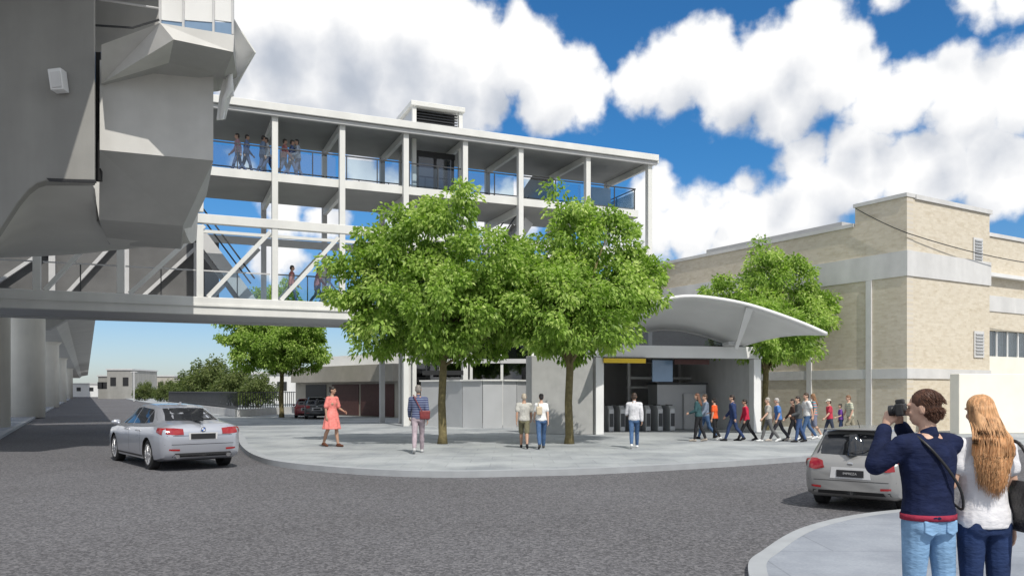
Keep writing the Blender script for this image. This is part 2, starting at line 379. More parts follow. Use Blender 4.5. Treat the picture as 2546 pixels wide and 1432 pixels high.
e2=[V((1.3,-4,0)),V((1.4,2,0)),V((1.7,5,0)),gp(1860,1432),gp(1900,1380),gp(2000,1322),gp(2150,1287),gp(2350,1268),gp(2546,1256),gp(3000,1235)]
e2=catmull(e2,8)
pave('corner_pavement',e2,[V((14,-4,0))],M['plaza2'],.06)
kerb('corner_kerb',e2,.06,.16,-1)
e3=[V((-14,8,0)),gp(-300,1140),gp(0,1092),gp(105,1030),gp(150,1005),gp(178,990)]
pave('viaduct_pavement',e3,[V((-230,190,0)),V((-60,8,0))],M['plaza2'],.1)
kerb('viaduct_kerb',e3,.1,.2,1)
# ------------------------------------------------------------------ footbridge
FU=V((.92,.392,0));FW=V((-.392,.92,0));FE=V((6.8,39.9,0))
def Fp(s,d,z): return FE+FU*s+FW*d+V((0,0,z))
def sat(px):
    k=(px-CX)/F;return (39.9*k-6.8)/(.92-.392*k)
def fbox(mb,s0,s1,d0,d1,z0,z1):
    return mb.ob(Fp((s0+s1)/2,(d0+d1)/2,(z0+z1)/2),FU*((s1-s0)/2),FW*((d1-d0)/2),V((0,0,(z1-z0)/2)))
br=empty('station_footbridge',Fp(-10,2,0),'white steel two storey footbridge with truss sides spanning behind the plaza trees','footbridge')
s0=sat(470);sR=sat(1613)
fbox(MB(),s0,sR+.3,-.3,4.5,13.06,13.24).build('roof',M['steel'],br,bevel=.02)
fbox(MB(),s0,sR+.33,-.42,-.303,12.98,13.28).build('fascia',M['steel'],br,bevel=.015)
fbox(MB(),s0,sR+.31,-.30,-.16,12.80,12.97).build('gutter_beam',M['steel_g'],br,bevel=.015)
fbox(MB(),sR+.303,sR+.4,-.30,4.5,12.9,13.27).build('fascia',M['steel'],br)
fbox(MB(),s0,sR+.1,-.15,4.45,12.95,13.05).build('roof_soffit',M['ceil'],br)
UP=[683,850,1008,1155,1293,1460,1613]
for px in UP:
    s=sat(px);z0=PZ if px>=1008 else 4.66
    fbox(MB(),s-.12,s+.12,-.14,.14,z0,12.94).build('post',M['steel'],br,bevel=.015)
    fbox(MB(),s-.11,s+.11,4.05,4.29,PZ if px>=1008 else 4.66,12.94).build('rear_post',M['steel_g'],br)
    fbox(MB(),s-.08,s+.08,.145,4.04,12.66,12.94).build('roof_beam',M['steel'],br)
    if px<1600: fbox(MB(),s-.08,s+.08,.16,4.04,9.86,10.19).build('floor_beam',M['steel'],br)
for px in(-150,92,300,497):
    s=sat(px);fbox(MB(),s-.13,s+.13,-.13,.13,5.36,8.19).build('post',M['steel'],br,bevel=.015)
    fbox(MB(),s-.12,s+.12,4.06,4.3,5.36,8.19).build('rear_post',M['steel_g'],br)
s=sat(497);fbox(MB(),s-.13,s+.13,-.13,.13,8.71,12.9).build('post',M['steel'],br,bevel=.015)
sU=sat(1590)
fbox(MB(),s0,sU,.16,4.03,10.2,10.6).build('upper_floor',M['ceil'],br)
fbox(MB(),s0,sU,.10,.157,10.24,10.58).build('floor_edge',M['steel'],br)
fbox(MB(),s0+.1,sR-.15,-.17,.12,8.26,8.62).build('middle_beam',M['steel'],br,bevel=.015)
fbox(MB(),s0+.1,sR-.15,4.07,4.3,8.28,8.6).build('middle_beam',M['steel_g'],br)
fbox(MB(),sat(500),sR-.15,-.06,.1,7.9,8.02).build('top_chord',M['steel'],br)
sL=sat(-260);sE=sat(1300)
fbox(MB(),sL,sE,-.2,.13,4.65,5.35).build('lower_chord',M['steel'],br,bevel=.02)
fbox(MB(),sL,sE,4.07,4.35,4.65,5.35).build('lower_chord',M['steel_g'],br)
fbox(MB(),sL,sE,.135,4.06,4.72,5.3).build('lower_floor',M['steel_g'],br)
fbox(MB(),sL,sE,-.26,-.205,4.98,5.05).build('ledge',M['steel'],br)
for a,b in((-140,80),(105,222),(315,457),(510,672),(692,842)):
    p=Fp(sat(a)+.1,-.02,5.37);q=Fp(sat(b)-.02,-.02,8.1)
    if a<480: q=Fp(sat(b)+.75,-.02,8.17)
    MB().beam(p,q,.16,.19,up=FW).build('diagonal',M['steel'],br)
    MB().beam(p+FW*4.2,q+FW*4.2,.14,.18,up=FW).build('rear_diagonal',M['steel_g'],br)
bays=[(s0,sat(683))]+[(sat(UP[i]),sat(UP[i+1])) for i in range(5)]+[(sat(1460),sU)]
for a,b in bays:
    for d in(.3,3.95):
        MB().beam(Fp(a+.05,d,11.66),Fp(b-.05,d,11.66),.05,.05).build('handrail',M['dark'],br)
        fbox(MB(),a+.2,b-.2,d-.006,d+.006,10.7,11.55).build('glass_panel',M['glass'],br)
        for k in(.02,.5): 
            x=a+(b-a)*k+.2;fbox(MB(),x-.02,x+.02,d-.05,d-.01,10.6,11.63).build('rail_post',M['dark'],br)
MB().beam(Fp(sU-.05,.3,11.66),Fp(sU-.05,3.9,11.66),.05,.05).build('handrail',M['dark'],br)
for d in(.35,2.1,3.85): fbox(MB(),sU-.09,sU-.05,d-.02,d+.02,10.6,11.63).build('rail_post',M['dark'],br)
fbox(MB(),sU-.064,sU-.056,.4,3.8,10.7,11.55).build('glass_panel',M['glass'],br)
lb=[-150,92,300,497,683,850,1008]
for i in range(6):
    a,b=sat(lb[i]),sat(lb[i+1])
    MB().beam(Fp(a+.15,.3,6.45),Fp(b-.15,.3,6.45),.05,.05).build('handrail',M['dark' if i>3 else 'steel_g'],br)
    if i>2: fbox(MB(),a+.18,b-.18,.294,.306,5.4,6.4).build('glass_panel',M['glass'],br)
    fbox(MB(),(a+b)/2-.02,(a+b)/2+.02,.32,.36,5.31,6.43).build('rail_post',M['dark'],br)
fbox(MB(),sL,sat(560),4.36,4.5,5.0,8.6).build('concourse_wall',M['darkwall'],br)
def stair(sa,za,sb,zb,d0,d1,n,mt):
    mb=MB()
    for k in range(n):
        s1=sa+(sb-sa)*k/n;s2=sa+(sb-sa)*(k+1)/n;z=za+(zb-za)*(k+1)/n
        fbox(mb,min(s1,s2),max(s1,s2),d0,d1,z-.22,z)
    mb.build('stair_flight',mt,br)
    for d in(d0-.04,d1+.04):
        MB().beam(Fp(sa,d,za-.25),Fp(sb,d,zb-.25),.06,.5).build('stair_stringer',M['steel_g'],br)
        MB().beam(Fp(sa,d,za+.95),Fp(sb,d,zb+.95),.05,.06).build('stair_handrail',M['dark'],br)
stair(sat(500),8.3,sat(640),5.4,1.2,2.8,16,M['darkwall'])
stair(sat(1345),10.1,sat(1190),5.5,1.4,2.9,24,M['steel_g'])
MB().prism([Fp(sat(1330),3.2,10.62),Fp(sat(1395),3.2,12.6),Fp(sat(1450),3.2,12.6),Fp(sat(1450),3.2,10.62)],FW*.1).build('stair_wall',M['ceil'],br)
fbox(MB(),sat(1535),sat(1585),2.6,3.4,10.62,12.2).build('equipment_cabinet',M['steel_g'],br,bevel=.02)
# lift tower
lt=empty('lift_tower',Fp(sat(1100),1.8,PZ),'framed lift tower whose louvred top rises above the footbridge roof','lift tower')
a,b=sat(1038),sat(1166)
for s in(a+.1,b-.1):
    for d in(.9,3.1): fbox(MB(),s-.09,s+.09,d-.09,d+.09,PZ,14.4).build('frame_post',M['steel'],lt)
for z in(3.3,6.6,9.2,13.27):
    for d in(.9,3.1): fbox(MB(),a+.2,b-.2,d-.08,d+.08,z,z+.2).build('frame_beam',M['steel_g'],lt)
for z0,z1 in((.2,3.28),(3.52,6.58),(6.82,9.18)):
    fbox(MB(),a+.2,b-.2,.895,.905,z0,z1).build('glass_panel',M['dglass'],lt)
fbox(MB(),a-.08,b+.08,.7,3.3,14.4,14.62).build('cap_roof',M['steel'],lt,bevel=.02)
mb=MB()
for k in range(7): mb.beam(Fp(a+.2,1.05,13.55+k*.125),Fp(b-.2,1.05,13.55+k*.125),.12,.03)
mb.build('louvre',M['dark'],lt)
fbox(MB(),a+.2,b-.2,1.4,1.5,13.48,14.39).build('louvre_backing',M['black'],lt)
fbox(MB(),a+.06,a+.1,1.0,3.0,13.48,14.39).build('side_panel',M['panel'],lt)
fbox(MB(),a+.25,b-.25,1.2,1.3,12.3,12.56).build('door_header',M['black'],lt)
for s in(a+.35,(a+b)/2,b-.35): fbox(MB(),s-.06,s+.06,1.2,1.3,10.6,12.29).build('door_frame',M['black'],lt)
fbox(MB(),a+.42,b-.42,1.245,1.255,10.62,12.28).build('lift_door',M['dglass'],lt)
# ------------------------------------------------------------------ elevated station on the left
vs_=empty('elevated_station',(-12,22,0),'large grey concrete elevated station block with stair box filling the upper left','station')
poly=[(-700,-500),(236,-500),(236,450),(112,450),(92,456),(70,473),(45,503),(22,538),(0,572),(-40,630),(-120,720),(-700,900)]
MB().prism([pt(x,y,19.5) for x,y in poly],(-.25,.5,0)).build('wall',M['conc_d'],vs_,bevel=.04)  # wall's shade is partly put into its dark base colour
fr=[(-700,900,19.9),(-120,720,19.9),(-40,630,19.9),(0,570,19.9),(45,503,19.9),(92,456,19.9),(150,452,19.9),(225,452,20),(236,470,20.4),(240,548,22.5),(330,553,22.7),(456,564,23.2)]
rr_=[(-700,720,28.3),(-300,670,28.3),(-150,652,28.3),(-60,645,28.3),(10,641,28.3),(90,638,28.3),(150,635,28.3),(215,630,28.3),(260,625,28.3),(310,620,28.3),(400,609,28.3),(489,594,28.3)]
rows=[]
for k in range(9):
    s=k/8;row=[]
    for a,b in zip(fr,rr_):
        p=pt(*a).lerp(pt(*b),s);p.z-=.30*sin(math.pi*s);row.append(p)
    rows.append(row)
mb=MB();mb.loft(rows,cap=False,closed=False)
mb.build('curved_soffit',M['soffit'],vs_,smooth=True,fix=True)
mb=MB();top=[V((p.x,p.y,12.5)) for p in rows[-1]];mb.loft([rows[-1],top],cap=False,closed=False)
sd=[r[-1] for r in rows];mb.loft([sd,[V((p.x+ (8.2-p.z)*.12,p.y,9.6)) for p in sd]],cap=False,closed=False)
mb.build('rear_wall',M['conc'],vs_)
# stair box: upright upper face and inward sloping lower face
B=[pt(248,150,20),pt(531,130,21.0),pt(530,400,21.0),pt(248,373,20.0)]
B2=[pt(455,562,22.6),pt(246,546,21.6)]
bk=FW*4.
mb=MB();P=[B[0],B[1],B[2],B[3]];mb.add(P+[p+bk for p in P],[(0,1,2,3),(0,4,5,1),(1,5,6,2),(0,3,7,4),(4,7,6,5)]);mb.build('stair_box',M['conc'],vs_)
mb=MB();dn_=V((0,0,-.004));P=[B[3]+dn_,B[2]+dn_,B2[0],B2[1]];mb.add(P+[p+bk for p in P],[(0,1,2),(0,2,3),(1,5,6,2),(0,3,7,4),(3,2,6,7),(4,7,6,5)]);mb.build('stair_box_underside',M['conc_m'],vs_)  # darker concrete paints shade onto the down-facing lower face
A=pt(252,112,18.9);Bp=pt(398,58,18.9);C=pt(582,88,19.3);C2=pt(580,130,19.3);Bq=pt(432,99,18.9);U=pt(536,182,20.8);U2=pt(420,157,20.2);A2=pt(252,208,19.9)
bb=V((-1,3.2,0))
mb=MB();P=[A,Bp,C,C2,Bq,U2,A2,A+bb,Bp+bb,C+bb]
mb.add(P,[(0,1,4,5,6),(1,2,3,4),(0,7,8,1),(1,8,9,2)])
mb.build('stair_parapet',M['conc'],vs_)
mb=MB();P=[C2,Bq,U,U2,A2,C+bb,U+bb*.4,A2+bb*.4,A+bb,A,C]
mb.add(P,[(1,0,2,3),(10,5,6,2,0),(9,4,7,8),(4,3,2,6,7)])
mb.build('parapet_underside',M['conc_m'],vs_)  # shaded copy of the parapet concrete, darkness put into the colour
for(a,b,n) in((400,455,0),(458,530,0),(533,578,0)):
    MB().prism([pt(a,-120,20.6),pt(b,-120,20.6),pt(b,56,20.6),pt(a,50,20.6)],(0,.06,0)).build('screen_panel',M['white'],vs_)
MB().prism([pt(398,51,20.62),pt(578,57,20.62),pt(578,92,20.62),pt(398,84,20.62)],(0,.04,0)).build('screen_glass',M['bglass'],vs_)
for x in(398,456,531,579): MB().beam(pt(x,-120,20.55),pt(x,86,20.55),.05,.05).build('mullion',M['steel_g'],vs_)
MB().prism([pt(236,-200,21.3),pt(400,-200,21.3),pt(400,75,21.3),pt(236,130,21.3)],(0,.1,0)).build('stair_back_wall',M['conc_m'],vs_)
MB().tube([pt(238,-2,20.7),pt(395,22,20.7)],.03).build('handrail',M['steel_g'],vs_)
MB().tube([pt(238,64,20.3),pt(330,70,20.3),pt(396,50,20.3)],.03).build('handrail',M['dark'],vs_)
MB().prism([pt(237,130,20.4),pt(250,130,20.4),pt(250,450,20.4),pt(237,450,20.4)],(0,.1,0)).build('dark_joint',M['black'],vs_)
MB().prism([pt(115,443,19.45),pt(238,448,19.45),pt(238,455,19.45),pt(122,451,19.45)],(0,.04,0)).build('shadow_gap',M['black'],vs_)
MB().box(-24,-8.9,12.6,23.5,13.2,13.6).build('shade_slab',M['conc_d'],vs_)  # unseen slab added above the view to cast shade on the station wall
wl=empty('wall_light',pt(137,197,19.4),'small pale box light fixed on the shaded concrete station wall','wall light')
mb=MB();mb.prism([pt(117,172,19.2),pt(150,168,19.2),pt(157,222,19.2),pt(125,224,19.2)],(0,.28,0));mb.build('housing',M['white'],wl,bevel=.02)
MB().prism([pt(124,180,19.17),pt(147,177,19.17),pt(152,216,19.17),pt(129,218,19.17)],(0,.025,0)).build('lens',M['band'],wl)
mc=empty('membrane_canopy',pt(575,200,21.2),'pale pointed membrane canopy tip held by a white steel arm beside the station','canopy')
mb=MB()
tri=[[pt(560,20,20.6),pt(578,40,20.6),pt(600,78,20.8),pt(634,130,21.0)],[pt(560,80,21.),pt(585,105,21),pt(608,128,21.1),pt(634,131,21.05)],[pt(560,150,21.4),pt(575,150,21.4),pt(600,150,21.3),pt(634,132,21.1)],[pt(560,300,21.8),pt(578,230,21.8),pt(604,180,21.5),pt(634,133,21.15)]]
mb.loft(tri,cap=False,closed=False);o=mb.build('membrane',M['white'],mc,smooth=True)
MB().tube([pt(578,120,21.15),pt(573,180,21.1),pt(570,222,21.1),pt(558,244,21.1),pt(548,298,21.2)],[.05,.06,.11,.07,.06]).build('arm',M['white'],mc,smooth=True)
MB().prism([pt(556,196,21.15),pt(578,205,21.15),pt(580,238,21.15),pt(560,244,21.15),pt(556,296,21.15),pt(538,298,21.15),pt(545,240,21.15)],(0,.06,0)).build('bracket',M['white'],mc)
MB().tube([pt(600,80,20.75),pt(634,131,21.0),pt(604,182,21.45),pt(578,232,21.75)],.03).build('edge_cable',M['steel'],mc)
# viaduct running away
vd=empty('rail_viaduct',(-21,36,0),'concrete rail viaduct on round piers receding along the left side of the road','viaduct')
dv=V((-.475,.88,0));rv=V((.88,.475,0))
def Vp(Y,r,z): return V((-19.35-.53*(Y-29.5),Y,0))+rv*r+V((0,0,z))
prof=[(-4.0,8.0),(-4.0,7.6),(-2.0,7.2),(-1.3,6.5),(1.3,6.5),(2.0,7.2),(4.0,7.6),(4.0,8.0)]
mb=MB();mb.loft([[Vp(Y,r,z) for r,z in prof] for Y in(36,60,90,130,200,300)]);mb.build('deck_girder',M['soffit'],vd)
for px,Y in((-36,34.5),(70,49),(121,80),(148,119),(169,172)):
    c=V(((px-CX)*Y/F,Y,0));k=.92
    MB().lathe([(k,0.05),(k,6.2),(k*1.3,6.53)],c=c,n=32).build('pier',M['pier'],vd,smooth=False)
for o in vd.children:
    if o.name.startswith('pier'):
        for p in o.data.polygons: p.use_smooth=abs(p.normal.z)<.5
mb=MB();mb.prism([Vp(52,-3.9,7.55),Vp(52,-1.2,5.7),Vp(52,1.2,5.7),Vp(52,3.9,7.55)],dv*1.6);mb.build('cross_head',M['conc_m'],vd)
# ------------------------------------------------------------------ station entrance pavilion
PO=V((3.05,28.4,0));PU=V((.966,.257,0));PW=V((-.257,.966,0))
def Pp(s,d,z): return PO+PU*s+PW*d+V((0,0,z))
def pbox(mb,s0,s1,d0,d1,z0,z1): return mb.ob(Pp((s0+s1)/2,(d0+d1)/2,(z0+z1)/2),PU*((s1-s0)/2),PW*((d1-d0)/2),V((0,0,(z1-z0)/2)))
def psat(px,d=0):
    k=(px-CX)/F;o=PO+PW*d;return (o.y*k-o.x)/(PU.x-PU.y*k)
pav=empty('entrance_pavilion',Pp(3,3,PZ),'open station entrance with white frame under the curved canopy','station entrance')
for s in(.0,6.24): pbox(MB(),s-.15,s+.15,-.15,.2,PZ,2.84).build('column',M['white'],pav,bevel=.015)
pbox(MB(),-.2,6.42,-.18,.24,2.85,3.28).build('beam',M['white'],pav,bevel=.015)
pbox(MB(),-.1,6.4,.245,8.9,3.0,3.22).build('roof',M['white'],pav)
pbox(MB(),-.1,.1,.25,8.8,PZ,2.99).build('side_wall',M['block'],pav)
pbox(MB(),6.2,6.4,.25,8.8,PZ,2.99).build('side_wall',M['band'],pav)
pbox(MB(),.105,6.195,8.6,8.8,PZ,2.99).build('back_wall',M['band'],pav)
pbox(MB(),.2,2.6,8.5,8.58,.3,2.1).build('back_opening',M['dark'],pav)
pbox(MB(),psat(1760,6),6.1,6.0,6.1,PZ,2.99).build('partition',M['band'],pav)
for k,z in enumerate((1.75,2.15)): pbox(MB(),psat(1560,5),psat(1755,5),5,5.12,z,z+.1).build('cross_rail',M['white'],pav)
for px in(1562,1632): s=psat(px,5);pbox(MB(),s-.06,s+.06,4.9,5.0,PZ,2.98).build('inner_column',M['white'],pav)
sg=empty('yellow_sign',Pp(.9,.5,2.7),'long yellow hanging sign under the left end of the entrance beam','sign')
pbox(MB(),psat(1500,-.2),psat(1604,-.2),-.26,-.19,2.64,2.80).build('board',M['yellow'],sg);pbox(MB(),psat(1500,-.2),psat(1604,-.2),-.26,-.182,2.805,2.845).build('top_strip',M['dark'],sg)
sg=empty('brown_sign',Pp(3.7,.5,2.7),'small dark brown hanging sign right of centre under the entrance beam','sign')
pbox(MB(),psat(1676,.5),psat(1762,.5),.45,.52,2.64,2.82).build('board',M['rust'],sg);pbox(MB(),psat(1676,.5),psat(1762,.5),.45,.525,2.825,2.845).build('bracket',M['dark'],sg)
sg=empty('information_screen',Pp(2.4,.9,2.4),'pale blue hanging information panel inside the station entrance','screen')
pbox(MB(),psat(1622,.9),psat(1672,.9),.88,.94,2.0,2.8).build('panel',M['bglass'],sg);pbox(MB(),psat(1622,.9),psat(1672,.9),.87,.95,2.81,2.99).build('hanger',M['dark'],sg)
kk=empty('ticket_kiosk',Pp(psat(1694,3),3.4,PZ),'grey ticket kiosk cabinet with a lower front door inside the entrance','kiosk')
pbox(MB(),psat(1634,3),psat(1756,3),3,3.9,PZ,1.92).build('cabinet',M['panel'],kk,bevel=.02)
pbox(MB(),psat(1700,2.9),psat(1757,2.9),2.86,2.99,PZ,1.55).build('door',M['steel_g'],kk,bevel=.01)
pbox(MB(),psat(1634,3)-.04,psat(1756,3)+.04,2.95,3.95,1.93,1.99).build('lid',M['dark'],kk)
nm=['leftmost','second from left','third from left','fourth from left','fifth from left','rightmost']
for i,px in enumerate((1513,1541,1572,1604,1634,1664)):
    s=psat(px,2.);r=empty('turnstile',Pp(s,2.4,PZ),'grey ticket gate, %s of the row inside the entrance'%nm[i],'ticket gate','ticket gates in the entrance')
    mb=MB();mb.prism([Pp(s-.11,1.7,PZ),Pp(s-.11,1.7,.95),Pp(s-.11,1.85,1.1),Pp(s-.11,2.95,1.1),Pp(s-.11,3.1,.95),Pp(s-.11,3.1,PZ)],PU*.22);mb.build('housing',M['panel'],r,bevel=.03)
    pbox(MB(),s+.115,s+.30,2.35,2.38,.5,.95).build('flap',M['dglass'],r)
    pbox(MB(),s-.09,s+.09,1.9,2.15,1.102,1.13).build('card_reader',M['black'],r)
    pbox(MB(),s-.08,s+.08,1.69,1.697,.3,.8).build('front_panel',M['dark'],r)
cn=empty('curved_canopy',pt(1830,865,28.5),'white curved shell canopy with pointed tip and strut over the entrance','canopy')
ap=[(1500,835),(1560,790),(1610,759),(1660,743),(1720,737),(1790,744),(1860,758),(1930,780),(2000,806),(2055,830)]
bp_=[(1500,864),(1560,838),(1600,825),(1640,819),(1685,820),(1730,829),(1765,839),(1800,851),(1822,858),(1836,862)]
ra=catmull([pt(x,y,26.8) for x,y in ap],4);rb=catmull([pt(x,y,29.9) for x,y in bp_],4)
rows=[[a.lerp(b,k/6)+V((0,0,.18*sin(math.pi*k/6))) for a,b in zip(ra,rb)] for k in range(7)]
mb=MB();mb.loft(rows,cap=False,closed=False);o=mb.build('shell',M['white'],cn,smooth=True)
sm=o.modifiers.new('s','SOLIDIFY');sm.thickness=.07;sm.offset=0
MB().tube(ra,.065,10).build('front_rim',M['white'],cn,smooth=True)
MB().tube([r[-1] for r in rows],.06,8).build('eave_rim',M['white'],cn,smooth=True)
MB().tube(rb,.06,8).build('rear_rim',M['steel_g'],cn,smooth=True)
zz=[p for p in rb if p.z>3.32]
mb=MB();mb.loft([[V((p.x,p.y+.05,3.24)) for p in zz],[V((p.x,p.y+.05,p.z)) for p in zz]],cap=False,closed=False);mb.build('clerestory',M['kglass'],cn)
MB().prism([pt(1856,764,26.85),pt(1874,767,26.85),pt(1835,868,28.4),pt(1826,868,28.4)],(.0,.08,.02)).build('strut',M['white'],cn)
MB().box(pt(1812,0,28.45).x,pt(1842,0,28.45).x,28.45,29.3,3.285,3.40).build('strut_base',M['steel_g'],cn)
# block wall, panel wall, glazed hall
bw=MB();a=gp(1322,1078,PZ);b=gp(1474,1091,PZ);b.y=28.2;b.x=(1474-CX)*28.2/F
bw.prism([a,b,b+V((0,0,2.8)),a+V((0,0,2.8))],(-.2,.6,0));tag(bw.build('block_wall',M['block'],bevel=.02),'pale grey block wall left of the entrance column','wall')
pw=empty('panel_wall',(-.3,33.6,PZ),'low grey metal panelled wall bulging forward between the two big trunks','wall')
pl=[pt(x,0,y) for x,y in((1046,35.6),(1100,35.0),(1150,33.8),(1200,33.3),(1250,33.4),(1285,33.9),(1318,34.8))]
for i in range(len(pl)-1):
    a=V((pl[i].x,pl[i].y,PZ));b=V((pl[i+1].x,pl[i+1].y,PZ));d=(b-a).normalized()*.012
    MB().prism([a+d,b-d,b-d+V((0,0,1.95)),a+d+V((0,0,1.95))],(0,.1,0)).build('panel',M['panel'],pw)
mb=MB()
for i in range(len(pl)-1): mb.beam(V((pl[i].x,pl[i].y,2.1)),V((pl[i+1].x,pl[i+1].y,2.1)),.22,.06)
mb.build('coping',M['steel'],pw)
gh=empty('glazed_stair_hall',(-.5,38,PZ),'dark glazed stair hall behind the panelled wall under the footbridge','building')
x0,x1=pt(1020,0,36.4).x,pt(1400,0,36.4).x
MB().box(x0,x1,38.9,39.1,PZ,4.6).build('back_wall',M['darkwall'],gh)
MB().box(x0,x1,36.4,36.42,.3,4.5).build('glass',M['dglass'],gh)
for k in range(6): 
    x=x0+(x1-x0)*k/5;MB().box(x-.06,x+.06,36.25,36.38,PZ,4.6).build('mullion',M['steel'],gh)
MB().box(x0,x1,36.2,36.3,2.9,3.1).build('transom',M['steel_g'],gh)
MB().beam((x0+2.2,37.4,4.5),(x0+5.6,37.4,1.4),1.2,.25).build('stair_flight',M['steel_g'],gh)
bb_=empty('black_sign_bar',pt(1100,927,34),'narrow black sign bar above the low panelled wall beside the left trunk','sign')
MB().prism([pt(1050,921,34),pt(1152,921,34),pt(1152,932,34),pt(1050,932,34)],(0,.12,0)).build('bar',M['black'],bb_);MB().beam(pt(1060,921,34.1),pt(1060,880,34.1),.04,.04,up=(0,1,0)).build('hanger',M['dark'],bb_)
# ------------------------------------------------------------------ brick building
BC=V((14.73,30,0));BL=V((-.514,.857,0));BRt=V((.857,.514,0))
M['brickL']=brick('tan_brick_side',(-.514,.857));M['brickR']=brick('tan_brick_front',(.857,.514))
bd=empty('brick_building',BC,'tan brick building with white stone bands and stepped parapet on the right','building')
def wq(o,dir,s0,s1,z0,z1,th,n):
    return [o+dir*s0+V((0,0,z0)),o+dir*s1+V((0,0,z0)),o+dir*s1+V((0,0,z1)),o+dir*s0+V((0,0,z1))],n*th
def wall(name,mt,o,dir,s0,s1,z0,z1,th,n,**k):
    p,v=wq(o,dir,s0,s1,z0,z1,th,n);return MB().prism(p,v).build(name,mt,bd,**k)
wall('side_wall',M['brickL'],BC,BL,.0,24,PZ,8.15,.4,BRt)
wall('tower_wall',M['brickL'],BC,BL,.0,2.2,8.15,8.9,.4,BRt)
wall('front_wall',M['brickR'],BC+BL*.01,BRt,.405,5.6,PZ,8.85,.4,BL)
MB().prism([BC+BL*2.2+BRt*.4+V((0,0,8.15)),BC+BL*.41+BRt*.4+V((0,0,8.15)),BC+BL*.41+BRt*5.6+V((0,0,8.15)),BC+BL*2.2+BRt*5.6+V((0,0,8.15))],(0,0,.7)).build('tower_block',M['brickR'],bd)
wall('tower_return',M['brickL'],BC+BRt*5.2,BL,.42,9,PZ,8.85,.4,BRt)
for(s0,s1,z) in((-.03,2.25,8.9),(2.252,24,8.15)):
    wall('coping',M['band'],BC-BRt*.06,BL,s0,s1,z,z+.14,.55,BRt)
wall('coping',M['band'],BC-BL*.06,BRt,.5,5.7,8.86,9.03,.5,BL)
wall('stone_band',M['band'],BC-BRt*.04,BL,-.04,24,5.95,6.9,.039,BRt)
wall('stone_band',M['band'],BC-BL*.04,BRt,.0,5.64,5.95,6.9,.039,BL)
wall('stone_course',M['band'],BC-BRt*.04,BL,-.04,24,2.12,2.5,.039,BRt)
wall('stone_course',M['band'],BC-BL*.04,BRt,.0,5.64,2.12,2.5,.039,BL)
for s in(1.45,4.25,9.5,16): wall('pilaster',M['band'],BC-BRt*.06,BL,s,s+.24,PZ,5.94,.058,BRt)
wall('roof_plant',M['steel_g'],BC+BRt*1.6,BL,4,12,8.2,8.85,3,BRt)
def louvre(s0,s1,z0,z1):
    o=wall('window',M['band'],BC-BL*.035,BRt,s0-.08,s1+.08,z0-.1,z1+.06,.03,BL)
    mb=MB()
    n=int((z1-z0)/.12)
    for k in range(n):
        z=z0+(z1-z0)*(k+.5)/n;mb.beam(BC-BL*.06+BRt*s0+V((0,0,z)),BC-BL*.06+BRt*s1+V((0,0,z)),.04,.05)
    mb.build('louvre',M['panel'],o)
louvre(4.45,4.95,6.9+.0,7.75);louvre(4.5,5.05,3.1,4.0)
WO=BC+BRt*5.65+BL*1.6
wall('wing_wall',M['brickR'],WO,BRt,.0,14,4.35,8.5,.4,BL)
wall('wing_base',M['cream'],WO,BRt,.0,14,PZ,3.2,.4,BL)
wall('wing_coping',M['band'],WO-BL*.06,BRt,-.0,14,8.52,8.68,.5,BL)
wall('wing_cornice',M['white'],WO-BL*.3,BRt,.02,14,6.7,6.86,.295,BL)
wall('wing_band',M['band'],WO-BL*.04,BRt,.02,14,5.2,5.9,.038,BL)
wall('window_strip',M['glass'],WO+BL*.15,BRt,.0,14,3.2,4.35,.05,BL)
wall('window_back',M['band'],WO+BL*.35,BRt,.0,14,3.2,4.35,.05,BL)
for k in range(12): wall('window_mullion',M['white'],WO+BL*.1,BRt,.05+k*.9,.13+k*.9,3.2,4.35,.05,BL)
cw=MB();a=V((15.9,28.6,PZ));b=V((34,33.5,PZ))
cw.prism([a,b,b+V((0,0,2.15)),a+V((0,0,2.15))],(-.12,.4,0));tag(cw.build('boundary_wall',M['cream'],bevel=.02),'bright cream boundary wall in front of the brick building at far right','wall')
cbl=MB();p0=BC+BL*2.1-BRt*.1+V((0,0,8.85));p1=BC-BRt*.1-BL*.1+V((0,0,7.5));p2=BC+BRt*12-BL*.5+V((0,0,7.1))
def sag(a,b,k,n=10): return [a.lerp(b,i/n)-V((0,0,k*4*(i/n)*(1-i/n))) for i in range(n+1)]
cbl.tube(sag(p0,p1,.05)+sag(p1,p2,.25)[1:],.018,6);tag(cbl.build('overhead_cable',M['black']),'thin black cable strung across the corner of the brick building','cable')
